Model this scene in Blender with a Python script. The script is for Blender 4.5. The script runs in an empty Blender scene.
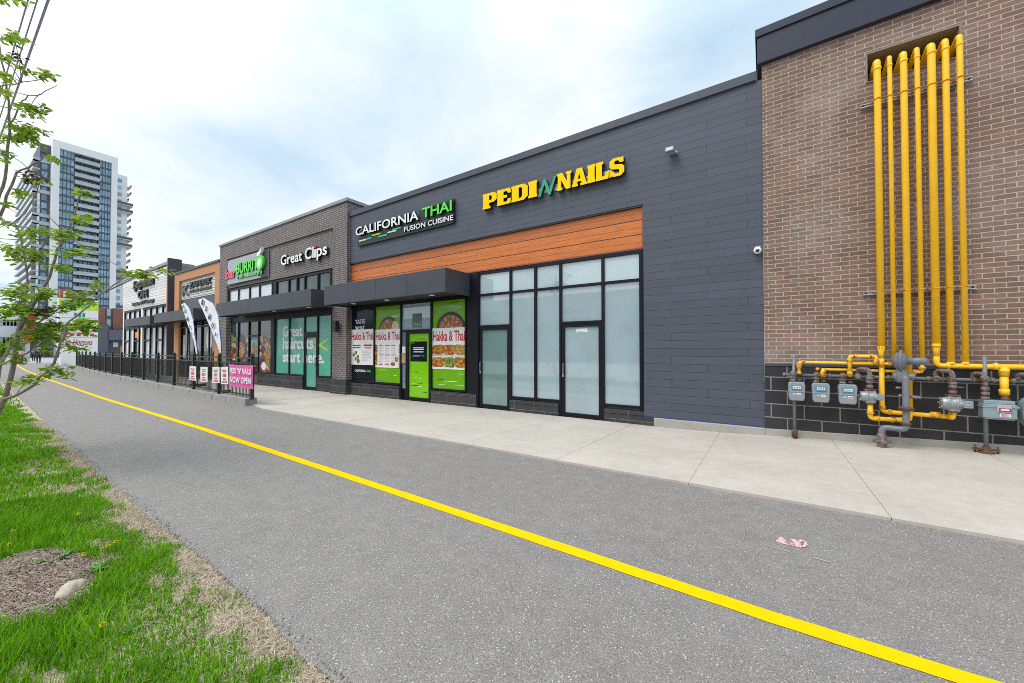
import bpy, bmesh, math, random
import numpy as np
from mathutils import Vector, Matrix
R = math.radians
rnd = random.Random(7)
sc = bpy.context.scene
col = sc.collection

# ------------------------------------------------------------------ camera
EYE = 1.6
YAW = math.atan(587 / 385.0)          # angle between the view axis and the street
PIT = R(0.9)
FPX = 385.0
cam_d = bpy.data.cameras.new('camera')
cam = bpy.data.objects.new('camera', cam_d); col.objects.link(cam); sc.camera = cam
cam_d.sensor_width = 36; cam_d.lens = FPX / 1024 * 36
cam_d.shift_y = 2.45 / 1024
cam_d.clip_end = 3000; cam_d.clip_start = 0.05
_f = Vector((-math.cos(YAW) * math.cos(PIT), math.sin(YAW) * math.cos(PIT), math.sin(PIT)))
_r = Vector((math.sin(YAW), math.cos(YAW), 0))
_u = _r.cross(_f)
cam.matrix_world = Matrix(((_r.x, _u.x, -_f.x, 0), (_r.y, _u.y, -_f.y, 0), (_r.z, _u.z, -_f.z, EYE), (0, 0, 0, 1)))

def ray(px, py):                       # survey direction of a measured point
    u = (px - 512) / FPX; v = -(py - 341.5 - 2.45) / FPX
    return _f + _r * u + _u * v
def at(px, py, Y=8.8):                 # measured point on the plane y = Y  (X, Z)
    d = ray(px, py); s = Y / d.y
    return d.x * s, EYE + d.z * s
def X(px, Y=8.8): return at(px, 350, Y)[0]
def Z(px, py, Y=8.8): return at(px, py, Y)[1]
def gnd(px, py, z=0):
    d = ray(px, py); s = (z - EYE) / d.z
    return d.x * s, d.y * s
def deep(px, py, s):                   # measured point at view depth s
    d = ray(px, py); return Vector((d.x * s, d.y * s, EYE + d.z * s))
def atX(px, py, Xp):
    d = ray(px, py); s = Xp / d.x
    return d.y * s, EYE + d.z * s

# ------------------------------------------------------------------ materials
def nmat(name):
    m = bpy.data.materials.new(name); m.use_nodes = True
    nt = m.node_tree
    return m, nt, nt.nodes['Principled BSDF']
def nd(nt, typ, **kw):
    n = nt.nodes.new(typ)
    for k, v in kw.items():
        if k.startswith('_'): setattr(n, k[1:], v)
        else: n.inputs[k.replace('__', ' ')].default_value = v
    return n
def lk(nt, a, b): nt.links.new(a, b)
def c4(c): return (c[0], c[1], c[2], 1)
def math_n(nt, op, a, b=None):
    n = nt.nodes.new('ShaderNodeMath'); n.operation = op
    for i, q in enumerate((a, b)):
        if q is None: continue
        if isinstance(q, (int, float)): n.inputs[i].default_value = q
        else: lk(nt, q, n.inputs[i])
    return n.outputs[0]
def mixc(nt, fac, a, b, mode='MIX'):
    n = nt.nodes.new('ShaderNodeMix'); n.data_type = 'RGBA'; n.blend_type = mode
    for i, q in ((0, fac), (6, a), (7, b)):
        if isinstance(q, (int, float)): n.inputs[i].default_value = q
        elif isinstance(q, tuple): n.inputs[i].default_value = c4(q)
        else: lk(nt, q, n.inputs[i])
    return n.outputs[2]
def ramp(nt, src, stops, interp='LINEAR'):
    n = nt.nodes.new('ShaderNodeValToRGB'); r = n.color_ramp; r.interpolation = interp
    while len(r.elements) < len(stops): r.elements.new(0.5)
    for e, (p, c) in zip(r.elements, stops):
        e.position = p; e.color = c4(c) if isinstance(c, tuple) else (c, c, c, 1)
    lk(nt, src, n.inputs[0]); return n.outputs[0]
def pos(nt): return nt.nodes.new('ShaderNodeNewGeometry').outputs['Position']
def noise(nt, scale, detail=3, rough=.55, vec=None, dist=0):
    n = nd(nt, 'ShaderNodeTexNoise', Scale=scale, Detail=detail, Roughness=rough, Distortion=dist)
    lk(nt, vec if vec else pos(nt), n.inputs['Vector']); return n.outputs['Fac']
def bump(nt, bs, h, strength=.3, dist=.01):
    n = nd(nt, 'ShaderNodeBump', Strength=strength, Distance=dist)
    lk(nt, h, n.inputs['Height']); lk(nt, n.outputs[0], bs.inputs['Normal'])
def scl(c, k): return tuple(min(1, x * k) for x in c)

def mat(name, c, rough=.6, metal=0, var=.12, vs=4, bmp=0, bs_=60, spec=.5, rust=0, island=0):
    m, nt, b = nmat(name)
    n = noise(nt, vs, 5, .6)
    cc = mixc(nt, ramp(nt, n, [(.3, 0.0), (.7, 1.0)]), scl(c, 1 - var), scl(c, 1 + var))
    if island:
        ri = nt.nodes.new('ShaderNodeNewGeometry').outputs['Random Per Island']
        cc = mixc(nt, ramp(nt, ri, [(0, 0.0), (1, 1.0)]), mixc(nt, island, cc, (0, 0, 0)), cc)
    if rust:
        rn = noise(nt, 22, 6, .7)
        rf = ramp(nt, rn, [(.62 - rust, 0.0), (.70 - rust * .8, 1.0)])
        cc = mixc(nt, rf, cc, (.16, .062, .025))
        lk(nt, math_n(nt, 'ADD', math_n(nt, 'MULTIPLY', rf, .35), rough), b.inputs['Roughness'])
    lk(nt, cc, b.inputs['Base Color'])
    b.inputs['Roughness'].default_value = rough
    b.inputs['Metallic'].default_value = metal
    b.inputs['Specular IOR Level'].default_value = spec
    if bmp: bump(nt, b, noise(nt, bs_, 4), bmp, .01)
    return m

def wallvec(nt, x0=0, z0=0):            # (x + y, z) across a wall, whichever way it faces
    s = nt.nodes.new('ShaderNodeSeparateXYZ'); lk(nt, pos(nt), s.inputs[0])
    c = nt.nodes.new('ShaderNodeCombineXYZ')
    lk(nt, math_n(nt, 'ADD', math_n(nt, 'ADD', s.outputs[0], s.outputs[1]), x0), c.inputs[0])
    lk(nt, math_n(nt, 'ADD', s.outputs[2], z0), c.inputs[1])
    return c.outputs[0]

def brick_mat(name, c1, c2, mortar, bw, rh, ms, x0=0, z0=0, var=.35, rough=.85, bmpv=.6, eff=0):
    m, nt, b = nmat(name)
    v = wallvec(nt, x0, z0)
    t = nd(nt, 'ShaderNodeTexBrick', Scale=1.0)
    t.offset = .5
    t.inputs['Mortar Size'].default_value = ms; t.inputs['Mortar Smooth'].default_value = .15
    t.inputs['Brick Width'].default_value = bw; t.inputs['Row Height'].default_value = rh
    t.inputs['Bias'].default_value = 0
    t.inputs['Color1'].default_value = c4(c1); t.inputs['Color2'].default_value = c4(c2); t.inputs['Mortar'].default_value = c4(mortar)
    lk(nt, v, t.inputs['Vector'])
    n1 = noise(nt, 1.1, 4, .6); n2 = noise(nt, 38, 4, .7)
    cc = mixc(nt, 1.0, t.outputs['Color'], ramp(nt, n1, [(.25, 1 - var * .55), (.75, 1 + var * .35)]), 'MULTIPLY')
    cc = mixc(nt, 1.0, cc, ramp(nt, n2, [(.25, 1 - var), (.75, 1 + var * .6)]), 'MULTIPLY')
    if eff:                             # pale bloom left by rain on parts of the wall
        en = ramp(nt, noise(nt, .55, 5, .65), [(.5, 0.0), (.72, eff)])
        cc = mixc(nt, en, cc, (.5, .47, .44))
    lk(nt, cc, b.inputs['Base Color'])
    b.inputs['Roughness'].default_value = rough
    h = math_n(nt, 'ADD', math_n(nt, 'MULTIPLY', t.outputs['Fac'], -1.0), math_n(nt, 'MULTIPLY', n2, .25))
    bump(nt, b, h, bmpv, .012)
    return m

def plank_mat(name, c, row, length, off, joint=.006, gdark=.35, rough=.55, var=.06, vary=.07, grain=0, mid=0, x0=0, z0=0):
    m, nt, b = nmat(name)
    s = nt.nodes.new('ShaderNodeSeparateXYZ'); lk(nt, wallvec(nt, x0, z0), s.inputs[0])
    zr = math_n(nt, 'DIVIDE', s.outputs[1], row)
    ri = math_n(nt, 'FLOOR', zr); zf = math_n(nt, 'FRACT', zr)
    u = math_n(nt, 'DIVIDE', math_n(nt, 'ADD', s.outputs[0], math_n(nt, 'MULTIPLY', ri, off)), length)
    ui = math_n(nt, 'FLOOR', u); uf = math_n(nt, 'FRACT', u)
    gz = math_n(nt, 'LESS_THAN', zf, joint / row)
    gu = math_n(nt, 'LESS_THAN', uf, joint / length)
    g = math_n(nt, 'MAXIMUM', gz, gu)
    cb = nt.nodes.new('ShaderNodeCombineXYZ'); lk(nt, ri, cb.inputs[0]); lk(nt, ui, cb.inputs[1])
    wn = nt.nodes.new('ShaderNodeTexWhiteNoise'); wn.noise_dimensions = '2D'; lk(nt, cb.outputs[0], wn.inputs['Vector'])
    cc = mixc(nt, wn.outputs['Value'], scl(c, 1 - vary), scl(c, 1 + vary))
    cc = mixc(nt, 1.0, cc, ramp(nt, noise(nt, 2.2, 5, .65), [(.3, 1 - var), (.7, 1 + var)]), 'MULTIPLY')
    cc = mixc(nt, 1.0, cc, ramp(nt, noise(nt, 160, 2, .6), [(.3, 1 - var * 1.6), (.7, 1 + var * 1.6)]), 'MULTIPLY')
    if grain:
        mp = nt.nodes.new('ShaderNodeMapping'); mp.inputs['Scale'].default_value = (1.2, 1.2, 26)
        lk(nt, pos(nt), mp.inputs[0])
        cc = mixc(nt, 1.0, cc, ramp(nt, noise(nt, 1.6, 5, .6, mp.outputs[0], .6), [(.25, 1 - grain), (.75, 1 + grain)]), 'MULTIPLY')
    if mid:
        gm = math_n(nt, 'LESS_THAN', math_n(nt, 'ABSOLUTE', math_n(nt, 'SUBTRACT', zf, .5)), joint * .35 / row)
        g = math_n(nt, 'MAXIMUM', g, math_n(nt, 'MULTIPLY', gm, .45))
    cc = mixc(nt, g, cc, scl(c, gdark))
    lk(nt, cc, b.inputs['Base Color']); b.inputs['Roughness'].default_value = rough
    h = math_n(nt, 'ADD', math_n(nt, 'MULTIPLY', g, -1.0), math_n(nt, 'MULTIPLY', noise(nt, 180, 3), .12))
    bump(nt, b, h, .45, .012)
    return m

def food_mat(name, cols, scale=16):
    m, nt, b = nmat(name)
    n = nt.nodes.new('ShaderNodeTexVoronoi'); n.inputs['Scale'].default_value = scale
    dn = nd(nt, 'ShaderNodeTexNoise', Scale=9.0, Detail=3.0); lk(nt, pos(nt), dn.inputs[0])
    mx = nt.nodes.new('ShaderNodeVectorMath'); mx.operation = 'MULTIPLY_ADD'
    lk(nt, dn.outputs['Color'], mx.inputs[0]); mx.inputs[1].default_value = (.12, .12, .12); lk(nt, pos(nt), mx.inputs[2])
    lk(nt, mx.outputs[0], n.inputs['Vector'])
    s = nt.nodes.new('ShaderNodeSeparateColor'); lk(nt, n.outputs['Color'], s.inputs[0])
    k = len(cols)
    cc = ramp(nt, s.outputs[0], [(i / k, c) for i, c in enumerate(cols)], 'CONSTANT')
    cc = mixc(nt, 1.0, cc, ramp(nt, n.outputs['Distance'], [(0, 1.25), (.6, .55)]), 'MULTIPLY')
    lk(nt, cc, b.inputs['Base Color']); b.inputs['Roughness'].default_value = .35
    return m

def glass_mat(name, c, rough=.04, spec=.5, var=.1, vs=1.5, ior=1.5):
    m = mat(name, c, rough, 0, var, vs, 0, 60, spec); m.node_tree.nodes['Principled BSDF'].inputs['IOR'].default_value = ior; return m

def asphalt_mat():
    m, nt, b = nmat('asphalt')
    p = pos(nt)
    big = noise(nt, .35, 5, .6); medn = noise(nt, 5, 5, .65); fine = noise(nt, 95, 3, .7)
    cc = mixc(nt, ramp(nt, big, [(.2, 0.0), (.8, 1.0)]), (.196, .173, .156), (.234, .209, .190))
    cc = mixc(nt, 1.0, cc, ramp(nt, medn, [(.25, .85), (.75, 1.12)]), 'MULTIPLY')
    cc = mixc(nt, 1.0, cc, ramp(nt, fine, [(.3, .6), (.72, 1.42)]), 'MULTIPLY')
    for sc_, th, colr in ((88, .76, (.44, .43, .42)), (150, .70, (.42, .40, .39)), (70, .90, (.60, .58, .56))):
        v = nd(nt, 'ShaderNodeTexVoronoi', Scale=float(sc_)); lk(nt, p, v.inputs['Vector'])
        s = nt.nodes.new('ShaderNodeSeparateColor'); lk(nt, v.outputs['Color'], s.inputs[0])
        near = math_n(nt, 'LESS_THAN', v.outputs['Distance'], .30)
        pick = math_n(nt, 'GREATER_THAN', s.outputs[0], th)
        cc = mixc(nt, math_n(nt, 'MULTIPLY', math_n(nt, 'MULTIPLY', near, pick), .8), cc, colr)
    v = nd(nt, 'ShaderNodeTexVoronoi', Scale=120.0); lk(nt, p, v.inputs['Vector'])
    s = nt.nodes.new('ShaderNodeSeparateColor'); lk(nt, v.outputs['Color'], s.inputs[0])
    dk = math_n(nt, 'MULTIPLY', math_n(nt, 'LESS_THAN', v.outputs['Distance'], .4), math_n(nt, 'GREATER_THAN', s.outputs[1], .78))
    cc = mixc(nt, math_n(nt, 'MULTIPLY', dk, .65), cc, (.06, .056, .056))
    lk(nt, cc, b.inputs['Base Color']); b.inputs['Roughness'].default_value = .8
    bump(nt, b, math_n(nt, 'ADD', fine, math_n(nt, 'MULTIPLY', v.outputs['Distance'], .8)), .6, .006)
    return m

def concrete_mat(name, c, stain=.25):
    m, nt, b = nmat(name)
    cc = mixc(nt, ramp(nt, noise(nt, .7, 6, .65), [(.3, 0.0), (.7, 1.0)]), scl(c, 1 - stain * .5), scl(c, 1.06))
    cc = mixc(nt, 1.0, cc, ramp(nt, noise(nt, 7, 6, .7), [(.2, .88), (.7, 1.06)]), 'MULTIPLY')
    cc = mixc(nt, 1.0, cc, ramp(nt, noise(nt, 130, 3, .7), [(.3, .82), (.7, 1.14)]), 'MULTIPLY')
    cc = mixc(nt, ramp(nt, noise(nt, 2.3, 6, .7), [(.62, 0.0), (.8, stain)]), cc, scl(c, .45))
    v = nd(nt, 'ShaderNodeTexVoronoi', Scale=60.0); lk(nt, pos(nt), v.inputs['Vector'])
    s = nt.nodes.new('ShaderNodeSeparateColor'); lk(nt, v.outputs['Color'], s.inputs[0])
    dk = math_n(nt, 'MULTIPLY', math_n(nt, 'LESS_THAN', v.outputs['Distance'], .22), math_n(nt, 'GREATER_THAN', s.outputs[1], .9))
    cc = mixc(nt, math_n(nt, 'MULTIPLY', dk, .35), cc, scl(c, .4))
    lk(nt, cc, b.inputs['Base Color']); b.inputs['Roughness'].default_value = .85
    bump(nt, b, noise(nt, 150, 4), .25, .005)
    return m

def tinted_leaf(name, dark, light, trans=.35, rough=.5, spec=.3):
    m, nt, b = nmat(name)
    ri = nt.nodes.new('ShaderNodeNewGeometry').outputs['Random Per Island']
    n = noise(nt, 2.2, 4, .65)
    f = math_n(nt, 'ADD', math_n(nt, 'MULTIPLY', ri, .55), math_n(nt, 'MULTIPLY', n, .6))
    cc = ramp(nt, f, [(.12, dark), (.55, tuple((a + q) / 2 for a, q in zip(dark, light))), (.95, light)])
    lk(nt, cc, b.inputs['Base Color']); b.inputs['Roughness'].default_value = rough
    b.inputs['Specular IOR Level'].default_value = spec
    tr = nt.nodes.new('ShaderNodeBsdfTranslucent'); lk(nt, cc, tr.inputs[0])
    ms = nt.nodes.new('ShaderNodeMixShader'); ms.inputs[0].default_value = trans
    lk(nt, b.outputs[0], ms.inputs[1]); lk(nt, tr.outputs[0], ms.inputs[2])
    lk(nt, ms.outputs[0], nt.nodes['Material Output'].inputs[0])
    return m

M = {}
M['brick'] = brick_mat('brown_brick', (.262, .151, .111), (.180, .103, .077), (.43, .375, .315), .2357, .0776, .0075, x0=.05 - 8.8, z0=.03, var=.24, eff=.22)
M['greybrick'] = brick_mat('grey_brown_brick', (.150, .118, .110), (.105, .083, .08), (.36, .33, .31), .2357, .0776, .0095, z0=.02)
M['block'] = brick_mat('dark_split_block', (.034, .033, .036), (.022, .021, .024), (.26, .24, .22), .5, .2525, .010, x0=.12, z0=-.081, var=.4, rough=.75, bmpv=.5)
M['stone'] = brick_mat('dark_sill_stone', (.052, .050, .052), (.034, .033, .036), (.16, .15, .14), .62, .24, .008, x0=.3, z0=.0, var=.4, rough=.8)
M['kerbstone'] = brick_mat('grey_kerb_stone', (.42, .40, .38), (.33, .31, .30), (.14, .13, .12), .62, .4, .016, z0=.1, var=.3)
M['clad'] = plank_mat('charcoal_cladding', (.066, .075, .099), .168, 2.13, .71, joint=.007, gdark=.25, x0=-8.8 + .24, z0=.05, rough=.62)
M['wood'] = plank_mat('orange_wood_plank', (.50, .135, .022), .3275, 900, 0, x0=300, joint=.02, gdark=.12, rough=.42, vary=.14, grain=.34, mid=1, z0=-3.893)
M['white_siding'] = plank_mat('white_siding', (.70, .69, .66), .20, 80, 0, joint=.02, gdark=.35, rough=.6)
M['cream_siding'] = plank_mat('cream_siding', (.62, .61, .55), .15, 80, 0, joint=.035, gdark=.2, rough=.6)
M['orange_wall'] = mat('terracotta_panel', (.50, .235, .11), .75, var=.08)
M['coping'] = mat('charcoal_metal', (.066, .070, .094), .45, var=.06, spec=.35)
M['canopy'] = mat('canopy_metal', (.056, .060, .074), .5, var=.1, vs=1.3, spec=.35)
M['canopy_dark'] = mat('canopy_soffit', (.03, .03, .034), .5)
M['navy'] = mat('navy_coping_metal', (.026, .030, .050), .4, var=.05, spec=.35)
M['grey_coping'] = mat('grey_coping_metal', (.26, .26, .265), .45)
M['frame'] = mat('black_aluminium', (.006, .0065, .011), .45, var=.05, spec=.25)
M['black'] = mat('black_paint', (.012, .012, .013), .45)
M['trim'] = mat('red_cedar_trim', (.20, .06, .04), .5)
M['film'] = glass_mat('frosted_film', (.325, .415, .445), .03, .5, .09, 1.2, 2.1)
M['film_green'] = glass_mat('frosted_green_film', (.15, .245, .235), .03, .5, .08, 1.5, 2.1)
M['film_pale'] = glass_mat('frosted_pale_film', (.40, .505, .54), .03, .5, .05, 1.5, 2.1)
M['glass'] = glass_mat('dark_glass', (.02, .026, .03), .03, .6, .4, 1.2)
M['glass_teal'] = glass_mat('teal_glass', (.03, .055, .06), .03, .8, .5, 1.6)
M['glass_pale'] = glass_mat('pale_pane', (.62, .65, .68), .05, .5, .06)  # pale colour; on the cafe panes it stands in for the lit interior
M['lime'] = glass_mat('lime_window_print', (.155, .40, .008), .12, .3, .07, 2.5)
M['lime_door'] = glass_mat('lime_door_print', (.21, .54, .012), .12, .3, .05, 2.5)
M['navy_print'] = glass_mat('navy_window_print', (.010, .013, .022), .12, .25, .1)
M['mint'] = glass_mat('mint_window_print', (.11, .40, .30), .12, .35, .07, 2.)
M['white'] = mat('white_paint', (.80, .80, .79), .5, var=.03)
M['white_print'] = mat('white_print', (.78, .77, .76), .4, var=.03)
M['grey_print'] = mat('grey_print', (.45, .45, .45), .5)
M['red_print'] = mat('red_print', (.50, .015, .035), .45)
M['pink'] = mat('pink_banner', (.72, .10, .36), .55, var=.06)
M['yellow_sign'] = mat('yellow_letter', (.95, .60, .0), .5, var=.03, spec=.12)
M['green_sign'] = mat('green_letter', (.01, .30, .17), .4)
M['bright_green'] = mat('bright_green_letter', (.08, .72, .03), .4, var=.03)
M['teal_sign'] = mat('teal_dash', (.03, .5, .26), .4)
M['coral'] = mat('coral_letter', (.75, .09, .13), .45)
M['lime_letter'] = mat('lime_letter', (.52, .72, .02), .45)
M['yellow_pipe'] = mat('yellow_gas_paint', (.95, .53, .012), .42, var=.05, vs=6, rust=-.02)
M['yellow_fit'] = mat('yellow_rusty_fitting', (.84, .385, .008), .45, var=.12, vs=9, rust=.125)
M['grey_pipe'] = mat('grey_gas_paint', (.16, .175, .20), .45, var=.1, vs=8, rust=.04)
M['grey_fit'] = mat('grey_rusty_fitting', (.17, .17, .17), .55, var=.2, vs=14, rust=.16)
M['meter'] = mat('meter_grey_paint', (.24, .275, .30), .4, var=.06, vs=9)
M['meter_teal'] = mat('meter_blue_grey_paint', (.235, .30, .32), .4, var=.06, vs=9)
M['alu'] = mat('cast_aluminium', (.32, .33, .345), .42, .3, var=.2, vs=18)
M['galv'] = mat('galvanised_strut', (.50, .51, .52), .42, .5, var=.15, vs=12, rust=.05)
M['rust'] = mat('rusty_iron', (.12, .055, .03), .8, var=.35, vs=20)
M['blue_label'] = mat('blue_label', (.08, .25, .38), .4)
M['asphalt'] = asphalt_mat()
M['concrete'] = concrete_mat('pale_concrete', (.51, .450, .385), .34)
M['kerb_concrete'] = concrete_mat('kerb_concrete', (.40, .375, .33), .5)
M['yellow_line'] = mat('yellow_road_paint', (.90, .50, .0), .8, spec=.08, var=.05, vs=9, bmp=.4, bs_=140)
M['pink_paint'] = mat('pink_spray_paint', (.74, .42, .40), .8, var=.15, vs=40)
_nt = M['pink_paint'].node_tree; _tr = _nt.nodes.new('ShaderNodeBsdfTransparent'); _ms = _nt.nodes.new('ShaderNodeMixShader')
lk(_nt, ramp(_nt, noise(_nt, 70, 5, .7), [(.30, 0.0), (.50, 1.0)]), _ms.inputs[0]); lk(_nt, _tr.outputs[0], _ms.inputs[1]); lk(_nt, _nt.nodes['Principled BSDF'].outputs[0], _ms.inputs[2]); lk(_nt, _ms.outputs[0], _nt.nodes['Material Output'].inputs[0])
_ms.inputs[0].default_value = .3
M['fence'] = mat('black_fence_paint', (.014, .014, .015), .4)
M['bark'] = mat('grey_brown_bark', (.25, .205, .18), .85, var=.3, vs=20, bmp=.5, bs_=60)
M['rock'] = mat('pale_rock', (.46, .38, .29), .9, var=.15, vs=25, bmp=.5, bs_=50)
M['leaf'] = tinted_leaf('young_leaf', (.065, .155, .012), (.36, .52, .04), .5)
M['redleaf'] = tinted_leaf('purple_leaf', (.05, .018, .02), (.12, .06, .05), .3)
M['blade'] = tinted_leaf('grass_blade', (.022, .115, .002), (.27, .58, .010), .35, .55, .2)
M['straw'] = tinted_leaf('dry_grass_blade', (.26, .19, .12), (.72, .60, .45), .15, .8, .1)
M['mulch'] = tinted_leaf('bark_chip', (.085, .052, .038), (.46, .36, .29), .0, .9, .1)
M['dandelion'] = mat('dandelion_yellow', (.85, .55, .01), .6)
M['weed'] = tinted_leaf('weed_leaf', (.05, .17, .02), (.16, .36, .06), .25)
M['cable'] = mat('cable_grey', (.22, .25, .32), .6)

# ------------------------------------------------------------------ mesh builder
BASE = {}
def fillet(pts, rad, n=5):
    pts = [Vector(p) for p in pts]; out = [pts[0]]
    for i in range(1, len(pts) - 1):
        a, b, c = pts[i - 1], pts[i], pts[i + 1]
        r = min(rad, (b - a).length * .49, (c - b).length * .49)
        p, q = b + (a - b).normalized() * r, b + (c - b).normalized() * r
        for k in range(n + 1):
            t = k / n; out.append(p * (1 - t) ** 2 + b * 2 * t * (1 - t) + q * t * t)
    out.append(pts[-1]); return out

class MB:
    def __init__(s): s.v = []; s.f = []; s.m = []; s.s = []
    def add(s, v, f, mi=0, smooth=False):
        o = len(s.v); s.v += [tuple(p) for p in v]
        for q in f: s.f.append(tuple(i + o for i in q)); s.m.append(mi); s.s.append(smooth)
        return s
    def box(s, x0, x1, y0, y1, z0, z1, mi=0):
        x0, x1 = sorted((x0, x1)); y0, y1 = sorted((y0, y1)); z0, z1 = sorted((z0, z1))
        return s.add([(x0, y0, z0), (x1, y0, z0), (x1, y1, z0), (x0, y1, z0), (x0, y0, z1), (x1, y0, z1), (x1, y1, z1), (x0, y1, z1)],
                     [(0, 3, 2, 1), (4, 5, 6, 7), (0, 1, 5, 4), (1, 2, 6, 5), (2, 3, 7, 6), (3, 0, 4, 7)], mi)
    def hexa(s, p, mi=0):               # eight corners, bottom ring then top ring
        return s.add(p, [(0, 3, 2, 1), (4, 5, 6, 7), (0, 1, 5, 4), (1, 2, 6, 5), (2, 3, 7, 6), (3, 0, 4, 7)], mi)
    def tube(s, pts, r, n=12, mi=0, caps=True):
        pts = [Vector(p) for p in pts]; k = len(pts)
        rs = r if isinstance(r, (list, tuple)) else [r] * k
        t0 = (pts[1] - pts[0]).normalized()
        a = Vector((0, 0, 1)) if abs(t0.z) < .9 else Vector((1, 0, 0))
        nrm = t0.cross(a).normalized(); vs = []
        for i, p in enumerate(pts):
            if i == 0: t = t0
            elif i == k - 1: t = (pts[i] - pts[i - 1]).normalized()
            else:
                t = (pts[i + 1] - pts[i]).normalized() + (pts[i] - pts[i - 1]).normalized()
                t = t.normalized() if t.length > 1e-6 else (pts[i + 1] - pts[i]).normalized()
            nrm = (nrm - t * nrm.dot(t)); nrm.normalize(); bi = t.cross(nrm)
            for j in range(n):
                an = 2 * math.pi * j / n
                vs.append(p + (nrm * math.cos(an) + bi * math.sin(an)) * rs[i])
        f = [(i * n + j, i * n + (j + 1) % n, (i + 1) * n + (j + 1) % n, (i + 1) * n + j) for i in range(k - 1) for j in range(n)]
        s.add(vs, f, mi, True)
        if caps:
            o = len(s.v) - len(vs)
            s.f.append(tuple(o + j for j in reversed(range(n)))); s.m.append(mi); s.s.append(False)
            s.f.append(tuple(o + (k - 1) * n + j for j in range(n))); s.m.append(mi); s.s.append(False)
        return s
    def lathe(s, org, axis, prof, n=20, mi=0):
        org, ax = Vector(org), Vector(axis).normalized()
        pts = [org + ax * t for r, t in prof]; a = Vector((0, 0, 1)) if abs(ax.z) < .9 else Vector((1, 0, 0))
        u = ax.cross(a).normalized(); w = ax.cross(u); vs = []
        for (r, t), p in zip(prof, pts):
            for j in range(n):
                an = 2 * math.pi * j / n; vs.append(p + (u * math.cos(an) + w * math.sin(an)) * max(r, 1e-4))
        k = len(prof)
        f = [(i * n + j, i * n + (j + 1) % n, (i + 1) * n + (j + 1) % n, (i + 1) * n + j) for i in range(k - 1) for j in range(n)]
        s.add(vs, f, mi, True); o = len(s.v) - len(vs)
        s.f.append(tuple(o + j for j in reversed(range(n)))); s.m.append(mi); s.s.append(False)
        s.f.append(tuple(o + (k - 1) * n + j for j in range(n))); s.m.append(mi); s.s.append(False)
        return s
    def prism(s, poly, org, u, v, w, mi=0):   # polygon in (u, v), pushed along w
        org, u, v, w = Vector(org), Vector(u), Vector(v), Vector(w)
        a = [org + u * p[0] + v * p[1] for p in poly]; n = len(a)
        if u.cross(v).dot(w) > 0: a = a[::-1]
        b = [p + w for p in a]
        return s.add(a + b, [tuple(range(n)), tuple(reversed(range(n, 2 * n)))] + [(i, n + i, n + (i + 1) % n, (i + 1) % n) for i in range(n)], mi)
    def disc(s, cx, cz, rx, rz, y, th=.002, mi=0, n=28, a0=0, a1=2 * math.pi):
        pl = [(cx + rx * math.cos(a0 + (a1 - a0) * i / n), cz + rz * math.sin(a0 + (a1 - a0) * i / n)) for i in range(n if a1 - a0 > 6.28 else n + 1)]
        return s.prism(pl, (0, y, 0), (1, 0, 0), (0, 0, 1), (0, -th, 0), mi)
    def text(s, body, x0, x1, z0, z1, y, depth=.03, mi=0, bold=0.0, shear=0, spacing=1.0, caps_box=None, frame=None, side=None):
        """letters fitted to a box on a wall that faces -Y (or to a frame origin, u, v, w)"""
        v, f = glyphs(body, bold, shear, spacing)
        xs = [p[0] for p in v]; ys = [p[1] for p in v]; a, b = min(xs), max(xs); c, d = (min(ys), max(ys)) if caps_box is None else caps_box
        zs = [p[2] for p in v]; e, g = min(zs), max(zs)
        out = []
        for p in v:
            uu = (p[0] - a) / (b - a); vv = (p[1] - c) / (d - c); ww = (p[2] - e) / (g - e)
            if frame: o, U, V, Wd = frame; q = Vector(o) + Vector(U) * uu + Vector(V) * vv + Vector(Wd) * ww
            else: q = (x0 + (x1 - x0) * uu, y - depth * ww, z0 + (z1 - z0) * vv)
            out.append(q)
        if side is None: return s.add(out, f, mi)
        ff = [q for q in f if all(abs(zs[i] - g) < 1e-5 for i in q)]; fs_ = set(ff)
        s.add(out, ff, mi); return s.add(out, [q for q in f if q not in fs_], side)
    def build(s, name, mats, parent=None, bevel=0, rec=False):
        me = bpy.data.meshes.new(name)
        off = Vector((0, 0, 0))
        if parent is not None:
            p = parent
            while p.parent: p = p.parent
            off = BASE.get(p.name, Vector((0, 0, 0)))
        me.from_pydata([(a - off.x, b - off.y, c - off.z) for a, b, c in s.v], [], s.f)
        mats = mats if isinstance(mats, (list, tuple)) else [mats]
        for m in mats: me.materials.append(M[m] if isinstance(m, str) else m)
        me.polygons.foreach_set('material_index', s.m); me.polygons.foreach_set('use_smooth', s.s)
        if rec:
            bm = bmesh.new(); bm.from_mesh(me); bmesh.ops.recalc_face_normals(bm, faces=bm.faces); bm.to_mesh(me); bm.free()
        me.update()
        o = bpy.data.objects.new(name, me); col.objects.link(o)
        if parent is not None: o.parent = parent
        if bevel:
            b = o.modifiers.new('edge', 'BEVEL'); b.width = bevel; b.segments = 2; b.limit_method = 'ANGLE'; b.angle_limit = R(40)
        return o

_G = {}
def glyphs(body, bold, shear, spacing):
    k = (body, bold, shear, spacing)
    if k in _G: return _G[k]
    c = bpy.data.curves.new('letters', 'FONT'); c.body = body; c.extrude = .1; c.offset = bold; c.shear = shear; c.space_character = spacing
    c.resolution_u = 3
    o = bpy.data.objects.new('letters', c); col.objects.link(o)
    me = bpy.data.meshes.new_from_object(o.evaluated_get(bpy.context.evaluated_depsgraph_get()))
    v = [tuple(p.co) for p in me.vertices]; f = [tuple(p.vertices) for p in me.polygons]
    bpy.data.objects.remove(o); bpy.data.curves.remove(c); bpy.data.meshes.remove(me)
    _G[k] = (v, f); return v, f

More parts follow.
